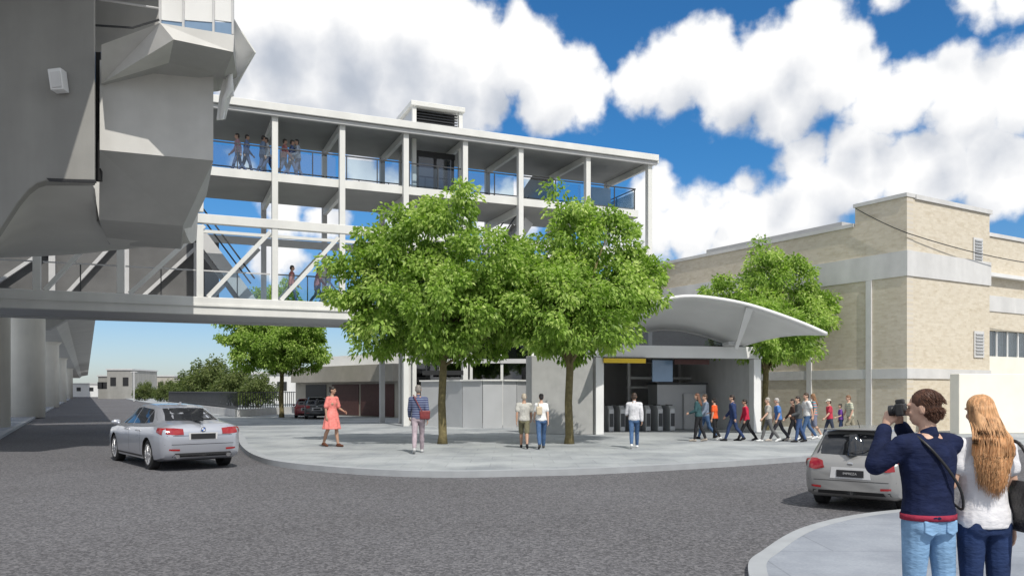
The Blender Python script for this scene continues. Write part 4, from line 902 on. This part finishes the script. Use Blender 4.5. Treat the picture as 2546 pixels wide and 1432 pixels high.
def make_person(label,pos,yaw,H,L,p,vox=.0125,grp=None):
    root=empty('person',pos,label,'person',grp,rz=R(yaw),sc=H/1.75)
    fem=L.get('fem',0);lean=math.tan(R(p.get('lean',2)));fg=L.get('fg',0)
    hx=.088;leg={}
    for sd,sx in(('l',-1),('r',1)):
        a=R(p.get(sd+'s',0));b=a-R(p.get(sd+'k',4));sp=p.get('spread',0)
        hip=V((sx*hx,0,.92));knee=hip+V((sx*sp*.5,sin(a),-cos(a)))*.43;ank=knee+V((sx*sp*.5,sin(b),-cos(b)))*.42;leg[sd]=[hip,knee,ank]
    dz=.085-min(leg[k][2].z for k in leg)
    for k in leg: leg[k]=[q+V((0,0,dz)) for q in leg[k]]
    def T(x,y,z): return V((x,y+max(0,z-.95)*lean,z+dz))
    sw_=.158 if fem else .185;arm={}
    for sd,sx in(('l',-1),('r',1)):
        sh_=T(sx*sw_,0,1.405)
        if sd+'arm' in p: e,w=[T(*q) for q in p[sd+'arm']]
        else:
            a,ab,eb=p.get(sd+'a',(0,8,12));a=R(a);ab=R(ab)
            e=sh_+V((sx*sin(ab),sin(a)*cos(ab),-cos(a)*cos(ab)))*.285
            a2=a+R(eb);w=e+V((sx*sin(ab*.3),sin(a2)*cos(ab),-cos(a2)*cos(ab)))*.245
        arm[sd]=(sh_,e,w)
    af=.86 if fem else 1.
    HM=Matrix.Rotation(R(p.get('hy',0)),3,'Z')@Matrix.Rotation(R(p.get('hroll',0)),3,'Y')@Matrix.Rotation(-R(p.get('hp',4)),3,'X')
    pv=V((0,0,1.52));hs=.95 if fem else 1.
    def Hd(x,y,z):
        q=HM@((V((x,y,z))-pv)*hs)+pv;return T(q.x,q.y,q.z)
    def torso(mb,inf,z0,z1,n=18):
        tb=TF if fem else TM;zs=[q[0] for q in tb];rings=[];k=max(3,int((z1-z0)/.05))
        for i in range(k+1):
            z=z0+(z1-z0)*i/k;rx=np.interp(z,zs,[q[1] for q in tb])+inf;ry=np.interp(z,zs,[q[2] for q in tb])+inf
            rings.append([T(rx*cos(t_*2*math.pi/n),ry*sin(t_*2*math.pi/n),z) for t_ in range(n)])
        mb.loft(rings)
    mb=MB();torso(mb,0,.84,1.49)
    for sd,sx in(('l',-1),('r',1)):
        h,k,a=leg[sd];s_,e,w=arm[sd]
        rcone(mb,h,k,.086,.056);rcone(mb,k,k.lerp(a,.35)+V((0,-.018,0)),.054,.058);rcone(mb,k.lerp(a,.35)+V((0,-.018,0)),a,.056,.036)
        tz=.028;ty=math.sqrt(max(.001,.17**2-max(0,min(.16,a.z-tz))**2));toe=V((a.x+sx*.012,a.y+ty,max(tz,a.z-.14)));heel=a+V((0,-.035,-.05))
        rcone(mb,heel,toe,.035,.026,.9);rcone(mb,a,toe,.036,.024);leg[sd]+=[heel,toe]
        rcone(mb,T(sx*.09,0,1.40),s_,.068*af,.058*af);rcone(mb,s_,e,.05*af,.040*af);rcone(mb,e,e.lerp(w,.3),.040*af,.042*af);rcone(mb,e.lerp(w,.3),w,.042*af,.027*af)
        d=(w-e).normalized();hd=p.get(sd+'hand')
        if hd: d=V(hd[0]).normalized();ax=V(hd[1])
        else: ax=V((0,1,0))
        ax=(ax-d*ax.dot(d)).normalized();nn=d.cross(ax)*(-sx)
        if nn.dot(V((-sx,0,0)))<0 and not hd: nn=-nn
        cu=p.get('curl',.35)
        rcone(mb,w+d*.015,w+d*.075,.030,.036,.5,ax)
        for i in range(4):
            b0=w+d*.088+ax*((i-1.5)*.0195);ln=(.030,.035,.033,.026)[i]
            m0=b0+(d*cos(cu)+nn*sin(cu))*ln*1.05;m1_=m0+(d*cos(cu*2.4)+nn*sin(cu*2.4))*ln*.85;m2_=m1_+(d*cos(cu*3.4)+nn*sin(cu*3.4))*ln*.6
            rcone(mb,b0-d*.02,m0,.0095,.009,n=8);rcone(mb,m0,m1_,.009,.0085,n=8);rcone(mb,m1_,m2_,.0085,.0075,n=8)
        t0=w+d*.03+ax*.028;t1=t0+d*.032+ax*.022+nn*.008;t2=t1+d*.03+ax*.004+nn*.012;rcone(mb,t0,t1,.012,.0105,n=8);rcone(mb,t1,t2,.0105,.009,n=8)
    rcone(mb,T(0,-.012,1.42),Hd(0,-.008,1.56),.058*af,.052*af)
    ell(mb,Hd(0,-.005,1.668),(.074*hs,.094*hs,.1*hs),HM);ell(mb,Hd(0,.035,1.60),(.056*hs,.058*hs,.062*hs),HM);ell(mb,Hd(0,.055,1.572),(.032,.034,.026),HM)
    rcone(mb,Hd(0,.088,1.665),Hd(0,.106,1.63),.011,.016);ell(mb,Hd(0,.086,1.592),(.026,.012,.012),HM)
    for sx in(-1,1):
        ell(mb,Hd(sx*.076,-.005,1.64),(.011,.022,.032),HM);ell(mb,Hd(sx*.03,.082,1.685),(.026,.012,.009),HM);ell(mb,Hd(sx*.036,.068,1.63),(.022,.02,.022),HM)
    if fem:
        for sx in(-1,1): ell(mb,T(sx*.068,.075,1.255),(.06,.055,.06))
    b=remesh(mb,'body',[SK[L.get('skin','l')],EYE_M,LIP_M],root,vox,2)
    er=.009 if fg else .014
    POST.append((b,[(Hd(s*.03,.086,1.662),er,1) for s in(-1,1)]+[(Hd(0,.098,1.592),.019,2)]))
    dsp=.014 if fg else 0
    top=L.get('top')
    if top:
        m,sl=top[:2];inf=top[2] if len(top)>2 else .016;hem=top[3] if len(top)>3 else .90
        mb=MB();torso(mb,inf,hem,1.455)
        if fem:
            for sx in(-1,1): ell(mb,T(sx*.068,.078,1.255),(.064,.06,.064))
        for sd,sx in(('l',-1),('r',1)):
            s_,e,w=arm[sd];rcone(mb,T(sx*.09,0,1.405),s_,.066*af+inf,.058*af+inf)
            if sl=='short': rcone(mb,s_,s_.lerp(e,.45 if fg else .62),.052*af+inf,.050*af+inf*1.2)
            if sl=='long': rcone(mb,s_,e,.052*af+inf,.045*af+inf);rcone(mb,e,e.lerp(w,.93),.045*af+inf,.031*af+inf*.9)
        if sl=='long' and L.get('collar',1): rcone(mb,T(0,-.015,1.455),T(0,-.012,1.50),.062,.058)
        remesh(mb,L.get('topname','shirt'),m,root,vox,4 if fg else 3,dsp)
    bot=L.get('bot')
    if bot:
        m,kd=bot[:2]
        if kd in('long','shorts'):
            mb=MB();torso(mb,.009 if fg else .011,.84,L.get('waist',1.0))
            for sx in(-1,1): ell(mb,T(sx*.072,-.045,.895),(.088,.078,.10))
            for sd in'lr':
                h,k,a=leg[sd][:3]
                if kd=='shorts': rcone(mb,h,h.lerp(k,.92),.1,.084)
                else:
                    wd=L.get('wide',1.);rcone(mb,h,k,.097,.066*wd);c_=k.lerp(a,.4)+V((0,-.014,0));rcone(mb,k,c_,.065*wd,.065*wd);rcone(mb,c_,k.lerp(a,.96),.065*wd,.05*wd)
            tr_=remesh(mb,'shorts' if kd=='shorts' else 'trousers',m,root,vox,5 if fg else 2,dsp*.5)
            if fg==1:
                for sx in(-1,1):
                    mb=MB();cx_=sx*.078
                    P=[]
                    for(i,z) in((-1,.935),(1,.935),(1,.86),(0,.84),(-1,.86)):
                        xx=cx_+i*.046;P.append(T(xx,-.128-.002*(z<.9)+.30*max(0,abs(xx)-.08),z))
                    mb.prism(P,(0,.05,0));mb.build('back_pocket',m,tr_,bevel=.006,local=True)
        else:
            mb=MB();rings=[];n=40;zh=.52
            for i in range(15):
                z=1.455-(1.455-zh)*i/14;tb=TF;zs=[q[0] for q in tb];zz=max(z,.84)
                rx=np.interp(zz,zs,[q[1] for q in tb])+.02;ry=np.interp(zz,zs,[q[2] for q in tb])+.02;fl=max(0,1.1-z)*.18;rx+=fl;ry+=fl*1.1
                rings.append([T((rx*(1+.07*sin(9*t_*2*math.pi/n+z*2)*min(1,fl*12)))*cos(t_*2*math.pi/n),(ry*(1+.07*sin(9*t_*2*math.pi/n+z*2)*min(1,fl*12)))*sin(t_*2*math.pi/n),z) for t_ in range(n)])
            mb.loft(rings)
            for sd,sx in(('l',-1),('r',1)):
                s_,e,w=arm[sd];rcone(mb,T(sx*.09,0,1.4),s_,.075,.07);rcone(mb,s_,s_.lerp(e,.8),.066,.075)
            remesh(mb,'dress',m,root,vox,1)
    sm_=L.get('shoes')
    if sm_:
        for sd in'lr':
            mb=MB();a,heel,toe=leg[sd][2:5];rcone(mb,heel+V((0,0,.008)),toe+V((0,.01,.006)),.045,.037,.95);rcone(mb,a+V((0,0,-.01)),a.lerp(toe,.6),.045,.036);remesh(mb,'shoe',sm_,root,vox,1)
    hr=L.get('hair')
    if hr:
        hm=hairmat(hr[0]);mb=MB();st=hr[1];strands=[]
        if st=='messy':
            ell(mb,Hd(0,-.020,1.690),(.083,.096,.088),HM);ell(mb,Hd(0,-.034,1.655),(.079,.075,.088),HM);ell(mb,Hd(0,-.05,1.60),(.058,.042,.06),HM)
        else:
            ell(mb,Hd(0,-.014,1.70),(.083*hs,.098*hs,.082*hs),HM);ell(mb,Hd(0,-.05,1.645),(.076*hs,.062*hs,.085*hs),HM)
        rg=random.Random(9)
        if st=='messy':
            for q in range(1300):
                a=rg.uniform(0,6.28);b_=rg.uniform(-.9,1.5);d=V((cos(a)*cos(b_),sin(a)*cos(b_),sin(b_)))
                if d.y>.2 and b_<.6: continue
                p0=V((d.x*.083,d.y*.096-.020,d.z*.088+1.690)) if b_>-.1 else V((d.x*.079,d.y*.075-.034,d.z*.088+1.655))
                t1=V((rg.uniform(-.008,.008),-.010+rg.uniform(-.005,.005),-.016))
                strands.append(([Hd(*p0),Hd(*(p0+d*.003+t1*.5)),Hd(*(p0+d*.003+t1*1.1)),Hd(*(p0+d*.001+t1*1.6))],[.0022,.0022,.0018,.0007]))
        if st=='long':
            rcone(mb,Hd(0,-.055,1.66),T(0,-.115,1.36),.08,.085,.6);rcone(mb,Hd(-.06,-.02,1.66),T(-.075,-.07,1.42),.03,.035);rcone(mb,Hd(.06,-.02,1.66),T(.075,-.07,1.42),.03,.035)
        if st=='verylong':
            rcone(mb,Hd(0,-.05,1.67),T(-.01,-.122,1.44),.080,.102,.55);rcone(mb,T(-.01,-.122,1.44),T(-.02,-.142,1.28),.102,.078,.45);rcone(mb,T(-.02,-.142,1.28),T(-.035,-.148,1.15),.078,.03,.45)
            for q in range(1500):
                a=rg.uniform(-1,1);el=rg.uniform(-.1,1.25);ph=a*1.75
                s0_=V((sin(ph)*cos(el)*.084,-cos(ph)*cos(el)*.099-.014,sin(el)*.083+1.70))
                x1=a*.122-.01+rg.gauss(0,.009);ze=rg.uniform(1.07,1.36)+abs(a)*.06;bk_=-.168+.07*a*a
                w1=.010*sin(a*9)+rg.gauss(0,.006)
                pts=catmull([Hd(*s0_),Hd(s0_.x*1.12,s0_.y*1.04-.008,1.62),T(x1*.97+rg.gauss(0,.004),bk_-.008+rg.gauss(0,.003),1.48),T(x1+w1,bk_-.014+rg.gauss(0,.004),1.37),T(x1*.88-w1-.010,bk_-.016+rg.gauss(0,.005),(1.37+ze)/2),T(x1*.68-.025+rg.gauss(0,.016),bk_-.012+rg.gauss(0,.008),ze)],2)
                strands.append((pts,[.0022]*(len(pts)-3)+[.0018,.0013,.0005]))
        if st=='bun': ell(mb,Hd(0,-.085,1.73),(.045,.045,.045))
        if st=='pony': rcone(mb,Hd(0,-.1,1.7),T(0,-.13,1.5),.035,.02)
        ho=remesh(mb,'hair',hm,root,vox,2)
        if strands:
            mb=MB()
            for pts,rs in strands: mb.tube(pts,rs,3)
            mb.build('hair_strands',hm,ho,smooth=True,fix=False,local=True)
    if L.get('hat'):
        mb=MB();ell(mb,Hd(0,-.008,1.72),(.088,.104,.07),HM);ell(mb,Hd(0,.1,1.70),(.07,.07,.012),HM);remesh(mb,'cap',L['hat'],root,vox,2)
    return root,T,Hd,arm
WK=dict(ls=22,lk=6,rs=-16,rk=22,la=(-18,8,12),ra=(20,8,22),lean=3)
WK2=dict(ls=-15,lk=24,rs=20,rk=5,la=(18,8,24),ra=(-16,8,10),lean=3)
WK3=dict(ls=10,lk=3,rs=-9,rk=14,la=(4,8,65),ra=(-5,8,20),lean=4,hy=20)
WK4=dict(ls=-4,lk=30,rs=6,rk=3,la=(-4,10,15),ra=(8,10,80),lean=2,hy=-25,hp=10)
WK5=dict(ls=26,lk=4,rs=-22,rk=14,la=(-8,10,30),ra=(10,8,12),lean=6)
blk=cloth((.025,.025,.028));jean=cloth((.07,.13,.25));djean=cloth((.03,.05,.12));wht=cloth((.75,.75,.74))
def ped(px,foot,head,label,yaw,L,p,grp=None,**k):
    g_=gp(px,foot,PZ);H=(foot-head)*g_.y/F*1.02;return make_person(label,g_,yaw,H,L,p,grp=grp,**k)
ped(825,1110,964,'person in a coral pink knee length dress walking on the plaza',-125,dict(fem=1,skin='m',hair=((.02,.015,.012),'bun'),bot=(cloth((.78,.24,.21)),'dress'),shoes=cloth((.12,.05,.03))),dict(ls=14,lk=5,rs=-10,rk=14,la=(5,14,60),ra=(-6,12,15),hy=25))
r_,T_,H_,A_=ped(1040,1126,960,'person in striped navy jumper and mauve trousers walking away beside the left trunk',5,dict(hair=((.2,.18,.16),'short'),skin='m',top=(stripe_mat((.04,.05,.12),(.16,.19,.28),105.),'long'),bot=(cloth((.40,.33,.36)),'long'),shoes=cloth((.5,.5,.5))),dict(WK2))
def bag_on(r_,c,size,name,label,mt,strap=None,flap=True):
    sc=r_.scale[0];b=empty(name,r_.location,label,'bag',rz=r_.rotation_euler.z,sc=sc)
    x,y,z=c;sx,sy,sz=size
    mb=MB();mb.box(x-sx,x+sx,y-sy,y+sy,z-sz,z+sz);mb.build('pouch',mt,b,bevel=min(sx,sy)*.6,smooth=True,local=True)
    if flap: mb=MB();mb.box(x-sx*1.04,x+sx*1.04,y-sy*1.1,y+sy*1.1,z+sz*.15,z+sz*1.04);mb.build('flap',mt,b,bevel=min(sx,sy)*.5,local=True)
    if strap: MB().tube(catmull([V(q) for q in strap],5),.014,6).build('strap',mt,b,smooth=True,local=True)
    return b
bag_on(r_,(.17,-.11,.98),(.13,.05,.11),'shoulder_bag','maroon shoulder bag on the back of the person in striped jumper',mat('maroon_leather',(.2,.035,.035),.5,0,.2,10,.3,40),[(.1,-.16,1.08),(.0,-.145,1.25),(-.1,-.1,1.45),(-.12,.0,1.49)])
ped(1303,1114,980,'person in pale grey shirt and olive knee shorts walking beside a woman in jeans',0,dict(hair=((.42,.36,.28),'short'),skin='m',top=(cloth((.48,.47,.43)),'short',.024),bot=(cloth((.17,.16,.10)),'shorts'),shoes=blk),dict(WK))
r_,T_,H_,A_=ped(1346,1115,980,'person in white top and blue jeans with dark hair walking on the plaza',3,dict(fem=1,hair=((.015,.012,.012),'bun'),top=(wht,'short'),bot=(jean,'long'),shoes=cloth((.06,.06,.06)),wide=1.1),dict(WK2))
bag_on(r_,(-.08,-.16,1.2),(.09,.05,.13),'backpack','small cream backpack on the person in white top and jeans',mat('cream_leather',(.6,.5,.36),.6,0,.1,10,.3,40),[(-.08,-.12,1.32),(-.1,-.06,1.45),(-.1,.06,1.44)])
ped(1577,1114,979,'person in pale grey shirt and blue jeans walking toward the ticket gates',-8,dict(hair=((.05,.03,.02),'short'),skin='m',top=(cloth((.62,.62,.64)),'long',.022),bot=(jean,'long'),shoes=wht),dict(WK2,la=(10,10,70)))
CG='crowd walking along the station entrance'
crowd=[
(1737,1097,981,'person in dark teal jacket with long brown hair at the left end of the crowd',60,dict(fem=1,hair=((.14,.06,.03),'long'),top=(cloth((.04,.09,.10)),'long',.022),bot=(blk,'long'),shoes=cloth((.4,.35,.3))),WK3),
(1755,1091,982,'person in grey blue shirt and jeans behind the teal jacket in the crowd',95,dict(hair=((.07,.04,.02),'short'),top=(cloth((.2,.25,.33)),'long'),bot=(jean,'long'),shoes=blk),WK2),
(1777,1094,993,'person in bright orange red top and black trousers in the crowd',55,dict(fem=1,hair=((.02,.015,.012),'bun'),top=(cloth((.8,.12,.035)),'short',.022),bot=(blk,'long'),shoes=wht),WK4),
(1823,1096,983,'person in navy jacket and dark jeans in the gap before the red shirt',70,dict(hair=((.03,.02,.015),'short'),top=(cloth((.03,.05,.13)),'long',.024),bot=(djean,'long'),shoes=blk),WK),
(1856,1095,992,'person in crimson shirt and black trousers striding left of the entrance column',85,dict(hair=((.02,.015,.012),'short'),top=(cloth((.55,.03,.07)),'long'),bot=(blk,'long'),shoes=blk,skin='m'),WK5),
(1911,1098,990,'person in beige shirt and grey trousers close behind the slim right trunk',85,dict(hair=((.35,.32,.28),'short'),top=(cloth((.42,.40,.36)),'short'),bot=(cloth((.14,.14,.14)),'long'),shoes=wht),WK2),
(1936,1096,989,'person with grey hair in bright blue shirt and dark trousers in the crowd',80,dict(hair=((.42,.4,.38),'short'),top=(cloth((.09,.21,.5)),'short',.024),bot=(cloth((.05,.05,.06)),'long'),shoes=cloth((.5,.45,.4))),WK5),
(1973,1095,992,'person in dark brown coat just left of the charcoal jacket in the crowd',80,dict(fem=1,hair=((.03,.02,.015),'short'),top=(cloth((.10,.06,.045)),'long',.026),bot=(blk,'long'),shoes=blk),WK),
(1987,1099,989,'person in charcoal jacket and blue jeans with arms folded forward in the crowd',75,dict(hair=((.03,.02,.015),'short'),top=(cloth((.08,.085,.09)),'long',.028),bot=(cloth((.05,.09,.2)),'long'),shoes=blk),dict(WK3)),
(2007,1093,978,'person in white T-shirt and jeans in the middle of the right crowd',95,dict(hair=((.06,.035,.02),'short'),top=(wht,'short',.02),bot=(jean,'long'),shoes=wht),WK),
(2024,1090,982,'person in turquoise patterned top with light brown hair in the right crowd',75,dict(fem=1,hair=((.25,.13,.06),'long'),top=(stripe_mat((.06,.3,.36),(.55,.24,.24),60.),'short'),bot=(cloth((.2,.22,.3)),'shorts'),shoes=wht),WK4),
(2063,1091,994,'person in red shirt and pale cap walking left in the right crowd',85,dict(hair=((.06,.035,.02),'short'),hat=cloth((.6,.58,.5)),top=(cloth((.5,.05,.08)),'short',.022),bot=(cloth((.05,.06,.09)),'long'),shoes=wht),WK2),
(2091,1085,1006,'person in violet top near the right end of the crowd',80,dict(fem=1,hair=((.02,.015,.012),'bun'),top=(cloth((.18,.07,.34)),'short',.02),bot=(djean,'long'),shoes=blk),WK3),
(2114,1086,982,'person in pale checked shirt at the right end of the crowd',90,dict(hair=((.2,.1,.05),'short'),top=(stripe_mat((.6,.55,.4),(.35,.42,.35),80.),'short',.022),bot=(cloth((.3,.27,.2)),'shorts'),shoes=wht),WK5)]
for a in crowd: ped(*a[:6],a[6],CG)
def onb(px,d,zf,label,yaw,top,bot,hair,fem,p,H=1.7):
    s=sat(px);q=Fp(s,d,zf)
    for _ in range(6):
        cur=CX+F*q.x/q.y;s+=(px-cur)*q.y/F/.92;q=Fp(s,d,zf)
    make_person(label,q,yaw,H,dict(fem=fem,hair=(hair,'short'),top=(cloth(top),'long',.02),bot=(cloth(bot),'long'),shoes=blk),p,vox=.018,grp='people on the footbridge')
UB=[(592,'leftmost person on the upper walkway, in pink',(.45,.28,.34)),(612,'second person from the left on the upper walkway, in blue',(.18,.26,.48)),(652,'person in slate blue on the upper walkway left of a post',(.24,.33,.5)),(667,'person in white shirt on the upper walkway just left of the post',(.7,.72,.75)),(706,'person in rust red top on the upper walkway right of the post',(.5,.2,.2)),(724,'person in navy on the upper walkway, second right of the post',(.12,.17,.34)),(741,'person in pale blue on the upper walkway at the right end of the group',(.5,.58,.7))]
for i,(px,lb_,c_) in enumerate(UB): onb(px,1.0,10.6,lb_,-67 if i%3 else 113,c_,(.10,.14,.26),(.06,.05,.045),i%2,(WK,WK2,WK3,WK5)[i%4])
for i,(px,lb_,c_) in enumerate([(724,'person in faded red on the lower bridge deck by a diagonal',(.5,.2,.18)),(790,'person in faded maroon on the lower bridge deck near the post',(.4,.18,.2)),(815,'person in grey blue on the lower bridge deck nearest the big tree',(.32,.4,.52))]): onb(px,1.2,5.31,lb_,-67,c_,(.10,.14,.26),(.06,.05,.045),0,WK if i%2 else WK2)
# foreground couple
IZ=.06
mp_=V(((2308-CX)*4.7/F,4.7,IZ))
navy=mat('navy_corduroy',(.011,.017,.052),.85,0,.35,9,.5,14,spec=.18,bst=(1,1,2.5))
ljm=mat('pale_denim',(.20,.34,.52),.85,0,.3,6,.45,16,spec=.2,bst=(1,1,2.6));djm=mat('dark_denim',(.020,.037,.10),.85,0,.4,7,.45,16,spec=.2,bst=(1,1,2.6))
MS=1.565
mr,T_,Hd_,arm_=make_person('person in navy blazer and pale jeans raising a camera to the face, foreground right',mp_,14,MS,
  dict(fg=1,hair=((.085,.034,.017),'messy'),skin='l',top=(navy,'long',.024,.945),topname='blazer',bot=(ljm,'long'),shoes=cloth((.1,.06,.03)),wide=1.0,waist=.985),
  dict(ls=2,rs=-4,spread=.06,larm=((-.33,.08,1.28),(-.175,.185,1.515)),rarm=((.20,.25,1.24),(-.02,.225,1.53)),lhand=((.40,.10,.9),(.3,-.9,.1)),rhand=((-.45,.0,.88),(.2,-.9,.1)),hy=36,hp=8,lean=1,curl=.5),vox=.0085)
mb=MB();n=24
rings=[[T_((.168+.020)*cos(t_*2*math.pi/n),(.118+.022)*sin(t_*2*math.pi/n),z) for t_ in range(n)] for z in(.932,.97)];mb.loft(rings)
mb.build('undershirt',cloth((.30,.03,.06)),mr,smooth=True,local=True)
cm=empty('camera',mp_,'black camera held up to the eye of the person in navy blazer','camera',rz=R(14),sc=MS/1.75)
cc_=Hd_(0,.138,1.66);fd=(Hd_(0,1,1.6)-Hd_(0,0,1.6)).normalized();rt=V((fd.y,-fd.x,0)).normalized();uz=rt.cross(fd).normalized()
mb=MB();mb.ob(cc_,rt*.062,fd*.026,uz*.042);mb.build('camera_body',M['black'],cm,bevel=.01,local=True)
mb=MB();mb.ob(cc_+uz*.054,rt*.026,fd*.026,uz*.016);mb.build('viewfinder_hump',M['black'],cm,bevel=.008,local=True)
mb=MB();rings=[[cc_+fd*h+rt*(r*cos(q*math.pi/10))+uz*(r*sin(q*math.pi/10)) for q in range(20)] for r,h in((.034,.026),(.034,.045),(.037,.05),(.037,.075),(.03,.075),(.026,.065))];mb.loft(rings);mb.build('lens',M['black'],cm,smooth=False,local=True)
mb=MB();pth=[T_(-.12,-.04,1.475),T_(-.09,-.128,1.40),T_(.02,-.160,1.26),T_(.12,-.150,1.12),T_(.185,-.09,1.0),T_(.2,.0,1.02)];mb.tube(catmull(pth,5),.009,6);mb.build('strap',M['black'],cm,smooth=True,local=True)
wp=V(((2446-CX)*4.75/F,4.75,IZ));WS=1.545
wr_,T2,H2,A2_=make_person('person with long red blonde hair in white top and dark jeans, foreground right edge',wp,4,WS,
  dict(fem=1,fg=2,hair=((.62,.35,.17),'verylong'),skin='l',top=(mat('white_knit',(.72,.71,.73),.85,0,.05,9,.4,13,spec=.2,bst=(1,1,2.2)),'short',.022,.885),topname='white_top',bot=(djm,'long'),shoes=blk),
  dict(ls=0,rs=-3,larm=((-.225,.0,1.16),(-.15,.21,1.12)),ra=(-2,10,8),hy=4,hroll=-8,hp=2,lean=1),vox=.0085)
hb=empty('handbag',wp,'black leather handbag hanging from the shoulder of the red blonde person','bag',rz=R(4),sc=WS/1.75)
mb=MB();mb.loft([[V((.215+hw*cos(q*math.pi/12)*1,-.11+hl*sin(q*math.pi/12),z)) for q in range(24)] for hw,hl,z in((.05,.13,.88),(.075,.17,.93),(.08,.18,1.03),(.065,.165,1.14),(.045,.145,1.21))]);mb.build('bag_body',M['leather'],hb,smooth=True,local=True)
mb=MB();mb.box(.285,.302,-.16,-.06,1.02,1.16);mb.build('front_pocket',M['leather'],hb,bevel=.008,local=True)
for y in(-.22,.0): MB().tube(catmull([V((.205,y,1.19)),V((.205,y*.8,1.32)),V((.165,y*.5,1.46)),V((.12,0,1.475))],5),.012,6).build('strap',M['leather'],hb,smooth=True,local=True)
BRS=mat('brass',(.7,.5,.2),.25,1)
for z in(.96,1.12):
    mb=MB();mb.tube([(.215+.022*cos(q*math.pi/8),-.295+(.0 if z<1 else .02),z+.022*sin(q*math.pi/8)) for q in range(17)],.005,6);mb.build('buckle',BRS,hb,local=True)
# ------------------------------------------------------------------ finalize
bpy.context.view_layer.update();dg=bpy.context.evaluated_depsgraph_get();dn={}
for o in list(bpy.data.objects):
    if o.type=='MESH' and o.modifiers: dn[o]=bpy.data.meshes.new_from_object(o.evaluated_get(dg))
for o,me in dn.items(): o.modifiers.clear();o.data=me
for k in CUT: bpy.data.objects.remove(k)
for o,sp_ in POST:
    me=o.data;n=len(me.polygons);c=np.empty(n*3);me.polygons.foreach_get('center',c);c=c.reshape(-1,3);mi=np.zeros(n,int)
    for q,r,i in sp_:
        d=c-np.array(q);d[:,2]*=1.5;mi[np.linalg.norm(d,axis=1)<r]=i
    me.polygons.foreach_set('material_index',mi);me.update()
for o in bpy.data.objects:
    if o.name.startswith('body') and o.parent and 'car' in o.parent.name: 
        o.data.set_sharp_from_angle(angle=R(40))
